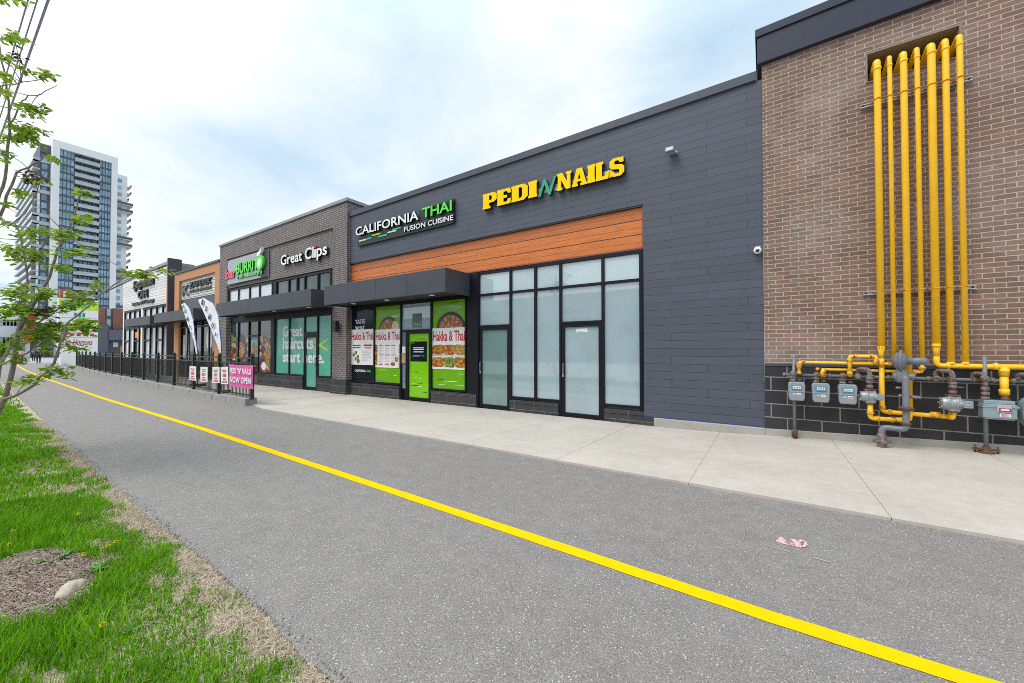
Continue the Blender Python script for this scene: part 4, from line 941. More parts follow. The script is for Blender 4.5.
m0 = small_meter(0); mlabels = ['small grey gas meter nearest the charcoal cladding, in front of a thin post', 'middle of the three small grey gas meters', 'small grey gas meter under the yellow pipe loop, beside the rotary meter']
for i in range(3):
    o = m0 if i == 0 else copy_tree(m0)
    o.location = (mx[i], 8.5, mz[i]); o['label'] = mlabels[i]
def rotary(cx_, cz_, k, label):
    o = thing('rotary_meter', label, 'gas meter', (cx_, 8.45, cz_), 'rotary gas meters with silver bodies')
    y = 8.45; s = k
    b = MB(); b.lathe((cx_ - .13 * s, y, cz_), (1, 0, 0), [(.03, 0), (.075 * s, .01), (.082 * s, .03), (.082 * s, .06), (.092 * s, .062), (.092 * s, .085), (.08 * s, .088), (.08 * s, .15), (.092 * s, .152), (.092 * s, .175), (.08 * s, .18), (.074 * s, .2 * s)], 18)
    b.box(cx_ - .075, cx_ + .055, y - .06, y + .06, cz_ + .05 * s, cz_ + .10 * s); b.box(cx_ - .07, cx_ + .05, y - .055, y + .055, cz_ - .10 * s, cz_ - .05 * s); b.build('body', 'alu', o, bevel=.006)
    for i in range(10):
        a = 2 * math.pi * i / 10; b2 = MB(); b2.lathe((cx_ - .131 * s, y + .066 * s * math.cos(a), cz_ + .066 * s * math.sin(a)), (1, 0, 0), [(.008, -.006), (.008, .02)], 6)
        if i % 2 == 0: b2.build('bolt', 'galv', o)
    b = MB(); b.box(cx_ + .06 * s, cx_ + .145 * s, y - .12, y - .01, cz_ - .045 * s, cz_ + .05 * s); b.lathe((cx_ + .02, y - .07, cz_), (1, 0, 0), [(.045, 0), (.045, .12)], 14); b.build('index_box', 'meter', o, bevel=.008)
    b = MB(); b.box(cx_ + .075 * s, cx_ + .13 * s, y - .1235, y - .1205, cz_ - .02, cz_ + .03, 0); b.build('dial', 'alu', o)
    b = MB(); b.lathe((cx_ - .01, y, cz_ + .10 * s), (0, 0, 1), [(.075, 0), (.08, .006), (.08, .022), (.035, .026), (.035, .05)], 18); b.lathe((cx_ - .01, y, cz_ - .10 * s), (0, 0, -1), [(.06, 0), (.06, .016), (.04, .02)], 16); b.build('flange', 'rust', o)
    zt_ = cz_ + .10 * s
    b = MB(); b.tube(fillet([(cx_ - .01, y, zt_ + .04), (cx_ - .01, y, zM + .13), (cx_ - .13, MY, zM + .13), (cx_ - .13, MY, zM)], .07), .033, 12)
    for q in (.06, .14, .19): collar(b, (cx_ - .01, y, zt_ + q), (0, 0, 1), .038, .045)
    b.lathe((cx_ - .13, MY - .03, zM), (0, -1, 0), [(.05, -.03), (.055, 0), (.05, .05), (.02, .055)], 12); b.box(cx_ - .05, cx_ + .10, y - .008, y + .008, zt_ + .13, zt_ + .142); b.build('inlet_valve', 'grey_fit', o)
rotary(X(870, 8.45), PZ(870, 396.5, 8.45), 1.0, 'rotary silver gas meter left of the round regulator')
rotary(X(953, 8.45), PZ(953, 403.5, 8.45), 1.12, 'rotary silver gas meter right of the round regulator, larger of the two')
def box_meter(px, py, label, m):
    cx_, cz_ = at(px, py, 8.5)
    o = thing('gas_meter', label, 'gas meter', (cx_, 8.5, cz_), 'blue grey box gas meters')
    b = MB(); w, h = .16, .132
    b.box(cx_ - w, cx_ + w, 8.40, 8.56, cz_ - h * .9, cz_ + h * .62); b.box(cx_ - w * .92, cx_ + w * .92, 8.41, 8.59, cz_ + h * .62, cz_ + h); b.box(cx_ - w * .9, cx_ + w * .9, 8.41, 8.59, cz_ - h * 1.05, cz_ - h * .9); b.box(cx_ - w - .012, cx_ + w + .012, 8.39, 8.57, cz_ + h * .25, cz_ + h * .36)
    b.lathe((cx_ + w + .01, 8.47, cz_ + h * .3), (1, 0, 0), [(.02, 0), (.02, .03), (.008, .035)], 10); b.build('body', m, o, bevel=.014)
    b = MB(); b.box(cx_ - .03, cx_ + .105, 8.385, 8.399, cz_ - .03, cz_ + .075, 0); b.box(cx_ - .015, cx_ + .10, 8.381, 8.3848, cz_ - .02, cz_ + .03, 1); b.box(cx_ + .0, cx_ + .08, 8.379, 8.3808, cz_ - .002, cz_ + .018, 2); b.box(cx_ + .0, cx_ + .10, 8.3975, 8.3992, cz_ - .095, cz_ - .045, 2)
    for q in range(3): b.box(cx_ + .01, cx_ + .09, 8.396, 8.3973, cz_ - .09 + q * .014, cz_ - .084 + q * .014, 1)
    b.build('dial', ['galv', 'red_print', 'white_print'], o)
    b = MB(); xi = cx_ - .105; b.tube(fillet([(xi, 8.5, cz_ + h - .01), (xi, 8.5, zM + .10), (xi - .07, MY, zM + .10), (xi - .07, MY, zM)], .05), .03, 12)
    for q in (.02, .09, .16): collar(b, (xi, 8.5, cz_ + h + q), (0, 0, 1), .036, .05)
    b.lathe((xi, 8.5, zM - .01), (0, 0, 1), [(.036, 0), (.046, .02), (.046, .06), (.036, .08)], 10); b.build('inlet_valve', 'grey_fit', o)
    b = MB(); b.lathe((cx_ + .10, 8.55, cz_ + h - .005), (0, 0, 1), [(.05, 0), (.05, .035), (.034, .04), (.034, .07)], 10); b.build('outlet_union', 'rust', o)
box_meter(996.5, 409.3, 'blue grey box gas meter with a red label on its dial', 'meter_teal')
# round bottomed meter at the very edge
cx_, cz_ = at(1044, 412, 8.5)
o = thing('gas_meter', 'blue grey gas meter with rounded side, cut by the right edge', 'gas meter', (cx_, 8.5, cz_), 'blue grey box gas meters')
b = MB(); pr = []
for k in range(25):
    a = 2 * math.pi * k / 24; ca, sa = math.cos(a), math.sin(a)
    if k < 24: pr.append((.215 * (abs(ca) ** .7) * (1 if ca > 0 else -1), .24 * (abs(sa) ** .75) * (1 if sa > 0 else -1)))
b.prism(pr, (cx_, 8.6, cz_ - .02), (1, 0, 0), (0, 0, 1), (0, -.2, 0)); b.build('body', 'meter_teal', o, bevel=.02)
b = MB(); b.box(cx_ - .17, cx_ - .1, 8.392, 8.3995, cz_ + .02, cz_ + .08, 0); b.build('label_plate', 'blue_label', o)
b = MB(); xi = cx_ - .11; b.tube(fillet([(xi, 8.5, cz_ + .15), (xi, 8.5, zM + .10), (xi - .06, MY, zM + .10), (xi - .06, MY, zM)], .05), .03, 12)
for q in (.2, .27): collar(b, (xi, 8.5, cz_ + q), (0, 0, 1), .036, .05)
b.build('inlet_valve', 'grey_fit', o)

# regulator with its inlet from the ground
ry = 8.42; rx, rz = at(903.5, 361, ry)
o = thing('gas_regulator', 'large grey gas regulator with round diaphragm housing and a riser from the ground', 'regulator', (rx, ry, 0))
b = MB(); ax = Vector((1, -.30, 0)).normalized(); c0_ = Vector((rx - .03, ry, rz))
b.lathe(c0_ - ax * .08, ax, [(.05, -.02), (.055, 0), (.11, .012), (.135, .035), (.142, .06), (.168, .064), (.168, .078), (.172, .08), (.172, .094), (.14, .098), (.12, .12), (.07, .15), (.05, .155)], 26); b.build('diaphragm_housing', 'grey_pipe', o)
b = MB(); b.lathe(c0_ + ax * .06, ax, [(.055, 0), (.055, .19), (.05, .195), (.05, .215), (.04, .225), (.01, .226)], 16); b.build('spring_barrel', 'grey_pipe', o)
b = MB(); zc = rz - .24
b.lathe((rx - .03, ry, rz - .12), (0, 0, -1), [(.055, 0), (.06, .03), (.075, .06), (.085, .12), (.075, .19), (.05, .22)], 16); b.lathe((rx - .13, ry, zc), (1, 0, 0), [(.04, 0), (.06, .02), (.06, .04), (.045, .05), (.05, .2), (.06, .22), (.06, .24), (.035, .26)], 14); b.build('valve_body', 'grey_pipe', o)
rpx = X(904, ry); b = MB(); zb_ = PZ(904, 429, ry)
vx, vy = X(880.5, 8.44), 8.44
run(b, [(rpx - .03, ry, zc + .0), (rpx, ry - .06, zc - .02), (rpx, ry - .06, zb_), (vx, vy, zb_), (vx, vy, .02)], .044, .07); b.build('riser_pipe', 'grey_pipe', o)
b = MB(); b.tube([(rpx, ry + .02, PZ(904, 396.5, ry)), (rpx + .17, ry - .05, PZ(904, 396.5, ry))], .025, 12); b.tube([(rpx - .1, ry, PZ(904, 388, ry)), (rpx - .03, ry, PZ(904, 388, ry))], .02, 10); b.tube([(rpx - .07, ry, PZ(904, 396, ry)), (rpx - .02, ry, PZ(904, 396, ry))], .03, 10); b.build('relief_valve', 'grey_pipe', o)
b = MB(); zfl = PZ(904, 408, ry); b.lathe((rpx, ry - .06, zfl - .02), (0, 0, 1), [(.05, 0), (.092, .002), (.092, .017), (.05, .02), (.092, .022), (.092, .037), (.05, .04)], 20)
for k in range(6):
    a = 2 * math.pi * k / 6; b.lathe((rpx + .074 * math.cos(a), ry - .06 + .074 * math.sin(a), zfl - .03), (0, 0, 1), [(.012, 0), (.012, .06)], 6)
b.lathe((rpx, ry - .06, zb_ + .07), (0, 0, 1), [(.046, 0), (.058, .004), (.058, .04), (.046, .044)], 14); b.build('flange', 'rust', o)
b = MB(); b.lathe((vx, vy, .0), (0, 0, 1), [(.05, .0), (.07, .005), (.07, .02), (.045, .024), (.045, .06), (.06, .09), (.085, .12), (.085, .15), (.06, .165), (.055, .2), (.06, .24), (.05, .26)], 16); b.tube([(vx - .11, vy, .135), (vx + .11, vy, .135)], .018, 8); b.build('ground_valve', 'grey_fit', o)

for px, py0, py1, lab in ((793.7, 354.6, 436.5, 'thin grey support post behind the leftmost small meter'), (984.3, 357, 449, 'grey support post with a rusty foot below the box meter')):
    yy = 8.64 if px < 900 else 8.60; xx = X(px, yy)
    o = thing('support_post', lab, 'post', (xx, yy, 0), 'support posts of the meter rack')
    b = MB(); b.tube([(xx, yy, .02), (xx, yy, PZ(px, py0, yy))], .026, 12); b.build('post', 'grey_pipe', o)
    g_ = gz(xx); b = MB()
    if px < 900: b.lathe((xx, yy, .02), (0, 0, 1), [(.045, 0), (.045, .15), (.03, .155)], 12)
    else: b.lathe((xx, yy, g_ - .01), (0, 0, 1), [(.09, 0), (.09, .03), (.045, .04), (.042, .10)], 8); b.box(xx - .13, xx + .13, yy - .02, yy + .02, g_ + .04, g_ + .065); b.tube([(xx - .11, yy, g_), (xx - .11, yy, g_ + .11)], .014, 6); b.tube([(xx + .11, yy - .01, g_), (xx + .11, yy - .01, g_ + .10)], .014, 6)
    b.build('foot', 'rust', o)

# ------------------------------------------------------------------ fence, banner, small signs, flags
o = thing('metal_fence', 'long black metal picket fence standing on the stone kerb', 'fence', (-12, 5.2, .2))
posts = []; xx = -12.27
for k in range(17): posts.append((xx, lin(EDGE_R, xx) + .10)); xx -= 2.42
pk = 0
for k, (a, c) in enumerate(posts):
    b = MB(); b.box(a - .045, a + .045, c - .045, c + .045, .19, 1.42); b.lathe((a, c, 1.42), (0, 0, 1), [(.056, 0), (.056, .02), (.03, .03), (.04, .05), (.035, .07), (.005, .085)], 10); b.build('post', 'fence', o, bevel=.004)
for (a, c), (a2, c2) in zip(posts, posts[1:]):
    p, q = Vector((a - .045, c, 0)), Vector((a2 + .045, c2, 0)); d = (q - p).normalized(); nn = Vector((-d.y, d.x, 0)) * .018
    def bar(b, p, q, z0, z1, nn): b.hexa([(*(p - nn).xy, z0), (*(p + nn).xy, z0), (*(q + nn).xy, z0), (*(q - nn).xy, z0), (*(p - nn).xy, z1), (*(p + nn).xy, z1), (*(q + nn).xy, z1), (*(q - nn).xy, z1)])
    b = MB()
    for z0, z1 in ((1.345, 1.385), (1.20, 1.235), (.28, .315)): bar(b, p, q, z0, z1, nn)
    b.build('rail', 'fence', o, rec=True)
    b = MB(); L = (q - p).length; m_ = int(L / .10)
    for i in range(1, m_):
        e = p + d * (L * i / m_); bar(b, e - d * .008, e + d * .008, .24, 1.205, nn * .42)
    b.build('picket_panel', 'fence', o, rec=True)

(a, c), (a2, c2) = posts[0], posts[1]
yb_ = c - .06
o = thing('banner', 'pink banner with white opening announcement tied to the near fence end', 'banner', (-13, yb_, .6))
xb0, xb1 = X(229.3, yb_), X(253.3, yb_); zb0, zb1 = .50, 1.17
b = MB(); nx = 24; vs = []; fs = []
for i in range(nx + 1):
    for j in range(7):
        xx = xb0 + (xb1 - xb0) * i / nx; vs.append((xx, yb_ + .012 * math.sin(i * .9 + j * .5) * (.3 + .7 * math.sin(math.pi * j / 6)), zb0 + (zb1 - zb0) * j / 6 - .012 * math.sin(math.pi * i / nx) * (j / 6)))
for i in range(nx):
    for j in range(6): q = i * 7 + j; fs.append((q, q + 7, q + 8, q + 1))
b.add(vs, fs, 0, True); b.build('cloth', 'pink', o)
b = MB(); w_ = xb1 - xb0
b.text("PEDI 'N' NAILS", xb0 + .10 * w_, xb1 - .03 * w_, zb0 + .40, zb0 + .575, yb_ - .034, .003, 0, .03); b.text('NOW OPEN', xb0 + .10 * w_, xb1 - .03 * w_, zb0 + .13, zb0 + .31, yb_ - .034, .003, 0, .03); b.build('lettering', 'white_print', o)
b = MB()
for xx, zz in ((xb0 - .02, zb1 - .03), (xb1 + .02, zb1 - .03), (xb1 + .02, zb0 + .02)): b.tube([(xx - .04, yb_ - .0, zz), (xx + .04, yb_ + .06, zz + .01)], .006, 6)
b.build('tie', 'white', o)
slab = ['small white sign with pink print on the fence, farthest from the pink banner', 'small white fence sign with pink print just right of a post, between the two flags',
        'small white fence sign under the larger feather flag', 'small white fence sign slightly tilted, touching the pink banner']
for (pa, pb, ya, yb2, tilt), lab in zip(((189.7, 196.2, 366, 380.2, .02), (200.7, 207.8, 367, 382, -.01), (212.8, 219.8, 367.2, 383.2, -.03), (221.3, 228.6, 367.4, 384.6, -.06)), slab):
    yq = lin(EDGE_R, -15) + .02; x0_, x1_ = X(pa, yq), X(pb, yq); z0_, z1_ = Z((pa + pb) / 2, yb2, yq), Z((pa + pb) / 2, ya, yq)
    o = thing('fence_sign', lab, 'sign', (x0_, yq, z0_), 'small white signs on the fence'); o.rotation_euler = (0, tilt, 0)
    b = MB(); b.box(x0_, x1_, yq, yq + .006, z0_, z1_); b.build('board', 'white_print', o)
    b = MB(); w, h = x1_ - x0_, z1_ - z0_; q = random.Random(int(pa))
    for fz0, fz1, fa, fb in ((.78, .84, .2, .8), (.68, .74, .28, .72), (.40, .60, .28, .72), (.24, .32, .3, .7), (.08, .17, .2, .85)):
        if fz1 - fz0 > .15:
            for k in range(3): b.box(x0_ + w * (fa + k * .16), x0_ + w * (fa + k * .16 + .11), yq - .003, yq, z0_ + h * fz0, z0_ + h * fz1)
        else:
            for k in range(4): b.box(x0_ + w * (fa + (fb - fa) * k / 4), x0_ + w * (fa + (fb - fa) * (k + .8) / 4), yq - .003, yq, z0_ + h * fz0, z0_ + h * fz1)
    b.build('printing', 'red_print', o)

M['flag_cloth'] = mat('white_flag_cloth', (.78, .78, .80), .75, var=.04)
M['flag_ink'] = mat('dark_blue_print', (.03, .045, .12), .6)
M['blue_band'] = mat('blue_flag_sleeve', (.02, .10, .35), .6)
def flag(lab, base, left, right, yF):
    """left and right edges measured top to bottom"""
    o = thing('feather_flag', lab, 'flag', (X(base[0], yF), yF, 0), 'feather flags behind the fence')
    L = [at(p, q, yF) for p, q in left]; Rr = [at(p, q, yF) for p, q in right]; n = 24
    def smp(T, t): f = t * (len(T) - 1); i = min(int(f), len(T) - 2); f -= i; return (T[i][0] * (1 - f) + T[i + 1][0] * f, T[i][1] * (1 - f) + T[i + 1][1] * f)
    vs = []; fs = []
    for i in range(n + 1):
        a, c = smp(L, i / n), smp(Rr, i / n)
        for j in range(5): t = j / 4; vs.append((a[0] * (1 - t) + c[0] * t, yF + .03 * math.sin(i * .5 + t * 2.2) * t, a[1] * (1 - t) + c[1] * t))
    for i in range(n):
        for j in range(4): q = i * 5 + j; fs.append((q, q + 1, q + 6, q + 5))
    b = MB(); b.add(vs, fs, 0, True); b.build('cloth', 'flag_cloth', o)
    b = MB(); txt = 'loing'
    for k, ch in enumerate(txt):
        t = .10 + k * .125; a, c = smp(L, t), smp(Rr, t); a2_, c2_ = smp(L, t + .09), smp(Rr, t + .09)
        ax_ = Vector(((a2_[0] + c2_[0] - a[0] - c[0]) / 2, 0, (a2_[1] + c2_[1] - a[1] - c[1]) / 2)); w = (c[0] - a[0])
        up_ = Vector((-ax_.z, 0, ax_.x)).normalized() * (-1); up_ = up_ if up_.x > 0 else -up_
        og = Vector((a[0] + w * .34, yF - .045, a[1])); b.text(ch, 0, 1, 0, 1, 0, 0, 0, .02, 0, 1, None, (og, ax_ * .55, up_ * min(w * .38, .24), (0, -.004, 0)))
    b.build('lettering', 'flag_ink', o)
    bz = .2; e = smp(L, 1); f_ = smp(Rr, 1)
    b = MB(); pts = [(X(base[0], yF), yF, .1), (f_[0] + .01, yF, f_[1])] + [(smp(Rr, 1 - k / 10)[0] + .012, yF, smp(Rr, 1 - k / 10)[1]) for k in range(1, 10)]
    b.tube(pts, [.022, .02] + [.016 - .001 * k for k in range(9)], 8); b.build('pole', 'blue_band', o)
    b = MB(); zz = f_[1]; b.tube([(f_[0], yF, zz - .30), (f_[0], yF, zz - .08)], .032, 8); M.setdefault('lime_band', mat('lime_flag_band', (.3, .6, .03), .6)); b.build('sleeve_band', 'lime_band', o)
    b = MB(); xx = X(base[0], yF); b.box(xx - .3, xx + .3, yF - .03, yF + .03, -.02, .12); b.box(xx - .03, xx + .03, yF - .3, yF + .3, -.02, .115); b.build('base', 'black', o)
flag('smaller white feather flag with dark vertical lettering, left of the other flag', (198.2, 372), [(181.4, 304.4), (184, 313), (189, 329), (193.6, 340), (196, 354)], [(184, 302.6), (189, 306.6), (192.8, 319), (195.5, 336.6), (197.6, 354)], 6.6)
flag('larger white feather flag with dark vertical lettering, just left of the pink banner', (221.5, 370), [(198, 300), (203.4, 311.7), (210.4, 327.8), (217.4, 345.4), (220, 354)], [(203, 297.7), (213.5, 303), (218.3, 316), (220.6, 335), (221.5, 354)], 6.0)
# ------------------------------------------------------------------ far background
M['tower_white'] = mat('white_tower_panel', (.72, .72, .72), .6, var=.04, vs=.2)
M['tower_dark'] = mat('dark_tower_panel', (.09, .10, .125), .6, var=.1, vs=.3)
M['tower_glass'] = glass_mat('blue_grey_tower_glass', (.19, .34, .45), .05, .9, .6, .45)
M['rail_glass'] = glass_mat('pale_balcony_glass', (.34, .42, .47), .08, .8, .15, .3)
M['slab'] = mat('pale_slab_edge', (.50, .50, .51), .7, var=.05)
tw = thing('apartment_tower', 'tall white framed apartment tower with blue grey glass and stacked balconies', 'building', (-210, 30, 0))
TX = -200.0; NF = 26; FH = 2.65; z00 = 70.35 - NF * FH
yl0, yl1 = 22.75, 24.35; yr0, yr1 = 36.81, 38.36
b = MB(); b.box(TX, TX - 30, yl0, yl1, -.1, 72.8); b.box(TX, TX - 30, yr0, yr1, -.1, 72.8); b.box(TX, TX - 30, yl1, yr0, 70.35, 72.8); b.build('white_frame', 'tower_white', tw)
b = MB(); b.box(TX - 2.4, TX - 30, yl1, yr0, -.1, 70.3); b.build('core_wall', 'tower_dark', tw)
ya, yb_ = atX(73.7, 250, TX)[0], atX(99, 250, TX)[0]
def fl(i): return z00 + i * FH
for i in range(NF):
    z = fl(i)
    for k, (p, q, n_) in enumerate(((yl1, ya, 4), (yb_, yr0, 4))):
        b = MB(); b.box(TX - 1.2, TX - 2.4, p, q, z, z + FH - .02, 0); b.box(TX - 1.15, TX - 1.19, p, q, z, z + .55, 0)
        w = (q - p) / n_
        for j in range(n_): b.box(TX - 1.1, TX - 1.195, p + j * w + .10, p + (j + 1) * w - .10, z + .62, z + FH - .12, 1)
        b.build('window', ['tower_dark', 'tower_glass'], tw)
    b = MB(); b.box(TX - .3, TX - 2.4, ya, yb_, z - .02, z + .22, 0); b.box(TX - .30, TX - .36, ya + .05, yb_ - .05, z + .22, z + 1.15, 1); b.box(TX - .28, TX - .38, ya + .05, yb_ - .05, z + 1.15, z + 1.21, 0)
    w = (yb_ - ya) / 5
    for j in range(5): b.box(TX - 2.33, TX - 2.39, ya + j * w + .12, ya + (j + 1) * w - .12, z + .5, z + FH - .3, 2)
    for j in (1, 3): b.box(TX - .45, TX - 2.3, ya + j * w * 1.25 - .06, ya + j * w * 1.25 + .06, z + .22, z + FH - .02, 3)
    b.build('balcony', ['slab', 'rail_glass', 'tower_glass', 'tower_dark'], tw)
# left wing, stepped back, with balconies along its long side
ly0 = 18.9
b = MB(); b.box(TX - 4, TX - 48, ly0 + 1.5, yl0 - .02, -.1, 68.6); b.box(TX - 3.5, TX - 20, 20.4, yl0 - .01, 68.6, 71.4); b.build('wing_wall', 'tower_dark', tw)
for i in range(NF - 1):
    z = fl(i); b = MB()
    b.box(TX - 3.0, TX - 48, ly0, ly0 + 1.5, z, z + .25, 0); b.box(TX - 3.05, TX - 48, ly0, ly0 + .08, z + .25, z + 1.1, 1)
    if i % 4 in (0, 1): b.box(TX - 3.0, TX - 4.0, ly0, yl0 - .1, z, z + .25, 0); b.box(TX - 3.0, TX - 3.08, ly0, yl0 - .1, z + .25, z + 1.1, 1)
    b.build('side_balcony', ['slab', 'rail_glass'], tw)
    b = MB(); b.box(TX - 3.94, TX - 3.99, ly0 + 2.0, ly0 + 3.2, z + .6, z + FH - .2, 0)
    for j in range(9): b.box(TX - 6 - j * 4.6, TX - 8.6 - j * 4.6, ly0 + 1.44, ly0 + 1.49, z + .5, z + FH - .25, 0)
    b.build('side_window', 'tower_glass', tw)
b = MB(); b.box(TX - 3.2, TX - 3.9, 20.0, 20.5, -.1, 60); b.build('side_fin', 'tower_white', tw)
# right wing
b = MB(); b.box(TX - 6, TX - 34, yr1 + .02, 42.2, -.1, 68.8); b.build('right_wing', 'tower_white', tw)
for i in range(NF - 1):
    z = fl(i); b = MB(); y1 = 43.6 if i % 5 != 2 else 43.0
    b.box(TX - 4.6 if i % 5 < 2 else TX - 7, TX - 12, (yr1 + .1) if i % 5 < 2 else 42.2, y1, z, z + .26, 0); b.box(TX - 4.6 if i % 5 < 2 else TX - 7, TX - 12, y1 - .1, y1, z + .26, z + 1.2, 1)
    if i % 5 < 2: b.box(TX - 4.6, TX - 4.7, yr1 + .1, y1, z + .26, z + 1.2, 1)
    b.build('side_balcony', ['slab', 'tower_dark'], tw)
    b = MB(); b.box(TX - 5.94, TX - 5.99, yr1 + .9, yr1 + 2.3, z + .8, z + 2.2); b.build('side_window', 'tower_glass', tw)

# low brick and charcoal building at the foot of the tower
M['red_brick'] = brick_mat('red_brick', (.26, .075, .05), (.2, .055, .04), (.3, .25, .22), .3, .1, .012)
PX = -118.0
def pxy(p, q): return atX(p, q, PX)
lb = thing('low_brick_building', 'low red brick and charcoal building beyond the end of the fence', 'building', (PX - 6, 22, 0))
y0_, y1_, z1_ = pxy(99, 320)[0], pxy(129, 320)[0], pxy(110, 308)[1]; ym, ym2 = pxy(105, 320)[0], pxy(113, 320)[0]; zm = pxy(110, 330)[1]
b = MB(); b.box(PX, PX - 14, y0_, ym, zm + .02, z1_); b.box(PX, PX - 14, ym2, y1_ + 3, zm + .02, z1_); b.build('brick_wall', 'red_brick', lb)
b = MB(); b.box(PX - .4, PX - 14, ym, ym2, zm + .02, z1_ - .1); b.box(PX + 1.2, PX - 14, y0_ - .3, pxy(107, 340)[0], -.1, zm + 1.2); b.box(PX + 1.5, PX - 14, pxy(107.2, 340)[0], y1_ + 3, pxy(110, 340)[1], zm); b.box(PX, PX - 14, pxy(107.2, 340)[0], y1_ + 3, -.1, pxy(110, 340)[1] - .02); b.build('charcoal_wall', 'tower_dark', lb)
for k in range(3):
    for a, c in ((.2, 1.6),):
        z = zm + .8 + k * 2.2
        if z + 1.4 < z1_: b = MB(); b.box(PX + .02, PX + .06, ym2 + 2.0, ym2 + 3.6, z, z + 1.3); b.build('window', 'tower_glass', lb); b = MB(); b.box(PX - .36, PX - .3, ym + .3, ym2 - .3, z, z + 1.5); b.build('window', 'rail_glass', lb); b = MB(); b.box(PX + 1.0, PX + .08, ym2 + 1.4, y1_ + 1, z - .3, z - .1); b.build('balcony', 'slab', lb)
b = MB(); b.box(PX + .02, PX + .08, pxy(113, 344)[0], pxy(118, 344)[0], pxy(113, 347)[1], pxy(113, 342.5)[1], 0); b.box(PX + .02, PX + .08, pxy(120, 344)[0], pxy(124, 344)[0], .2, pxy(120, 346)[1], 1); b.build('window', ['glass_pale', 'orange_wall'], lb)

# pale low building and dark shops on the far left
fb = thing('pale_building', 'pale low building with small dark windows at the far left behind the sapling', 'building', (-150, 10, 0))
q0, q1 = atX(-8, 330, -150)[0], atX(22, 330, -150)[0]; zt_ = atX(10, 316, -150)[1]
b = MB(); b.box(-150, -165, q0 - 12, q1, -.1, zt_); b.build('wall', 'tower_white', fb)
for k in range(5):
    for r_ in range(2): b = MB(); yk = q0 + 1 + k * (q1 - q0 - 2) / 4.4; b.box(-149.96, -149.9, yk, yk + .9, 3.2 + r_ * 4.2, 4.6 + r_ * 4.2); b.build('window', 'rail_glass', fb)
ds = thing('dark_shop_row', 'dark low shop row with an orange sign strip under the tower', 'building', (-135, 18, 0))
q0, q1 = atX(26, 330, -135)[0], atX(60, 330, -135)[0]; zt_ = atX(40, 321, -135)[1]
b = MB(); b.box(-135, -150, q0, q1, -.1, zt_); b.build('wall', 'tower_dark', ds)
b = MB(); b.box(-134.7, -134.98, q0 + 3.4, q1 - .5, zt_ - 2.3, zt_ - .7); b.build('sign_strip', 'orange_lamp', ds)
for k in range(4): b = MB(); w = (q1 - q0) / 4; b.box(-134.9, -134.98, q0 + w * k + .3, q0 + w * (k + 1) - .3, .2, 4.2); b.build('window', 'rail_glass' if k % 2 else 'glass', ds)

# tall tenant sign
SX = -62.0
def sxy(p, q): return atX(p, q, SX)
o = thing('pylon_sign', 'tall white tenant sign with a red square and a lime band', 'sign', (SX, 9, 0))
ys0, ys1 = sxy(58.5, 310)[0], sxy(98.3, 310)[0]; zs = lambda p, q: sxy(p, q)[1]
ztp = zs(80, 291); zl1, zl0 = zs(80, 300.5), zs(80, 310)
b = MB(); b.box(SX, SX - .7, ys0, ys1, 1.3, ztp - .9); b.box(SX, SX - .7, ys0 + .2, ys0 + 1.3, -.1, 1.3); b.box(SX, SX - .7, ys1 - 1.3, ys1 - .2, -.1, 1.3); b.build('panel', 'white', o)
fr_ = lambda u, v_, yy0, yy1, z0_, z1_: ((SX + .02, yy0, z0_), (0, yy1 - yy0, 0), (0, 0, z1_ - z0_), (.03, 0, 0))
b = MB(); b.box(SX + .05, SX - .7, ys0 + .1, ys0 + .95, ztp - .88, ztp - .02); b.build('red_square', 'red_print', o)
b = MB(); b.text('R', 0, 1, 0, 1, 0, 0, 0, .05, 0, 1, None, ((SX + .055, ys0 + .3, ztp - .75), (0, .5, 0), (0, 0, .6), (.03, 0, 0))); b.text('Tim Hortons', 0, 1, 0, 1, 0, 0, 1, .0, .35, 1, None, ((SX + .01, ys0 + .3, zs(80, 345)), (0, ys1 - ys0 - .7, 0), (0, 0, .62), (.03, 0, 0)))
for k in range(5): b.box(SX + .005, SX + .03, ys0 + .3 + k * .5, ys0 + .6 + k * .5, zs(80, 336), zs(80, 333.5), 1)
for z in (zs(80, 318), zs(80, 330), zs(80, 337.5)): b.box(SX + .004, SX + .02, ys0, ys1, z - .02, z + .02, 2)
b.build('lettering', ['white_print', 'red_print', 'grey_print'], o)
M['neon_lime'] = mat('lime_sign_panel', (.50, .78, .02), .45); b = MB(); b.box(SX + .01, SX - .02, ys0, ys1, zl0, zl1); b.build('lime_band', 'neon_lime', o)
b = MB(); b.text('FRESHCO', 0, 1, 0, 1, 0, 0, 0, .04, 0, 1, None, ((SX + .015, ys0 + .25, zl0 + .25), (0, ys1 - ys0 - .9, 0), (0, 0, .48), (.03, 0, 0)))
for k in range(3): b.box(SX + .005, SX + .03, ys0 + 1.1 + k * .3, ys0 + 1.3 + k * .3, zs(80, 317), zs(80, 313))
b.build('dark_lettering', 'green_sign', o); M['green_sign']

RX = -84.0
o = thing('red_sign', 'red roadside sign on a red post seen through the sapling', 'sign', (RX, 8, 0))
a0, a1 = atX(25.5, 320, RX), atX(37.5, 320, RX); zt_, zb_ = atX(30, 315, RX)[1], atX(30, 328.5, RX)[1]
b = MB(); b.box(RX, RX - .6, a0[0], a1[0], zb_, zt_); b.build('panel', 'red_print', o)
b = MB(); b.box(RX + .05, RX - .65, a0[0] - .1, a0[0] + .7, 2.6, zb_, 0); b.box(RX - .1, RX - .5, a0[0] + .1, a0[0] + .45, -.1, 2.6, 1); b.build('post', ['red_print', 'galv'], o)
b = MB(); b.prism([(.6, .5), (1.4, .9), (2.6, .8), (3.2, .5), (2.2, .35), (1.2, .3)], (RX + .02, a0[0], zb_ + .5), (0, 1, 0), (0, 0, 1), (.02, 0, 0)); b.build('emblem', 'white_print', o)

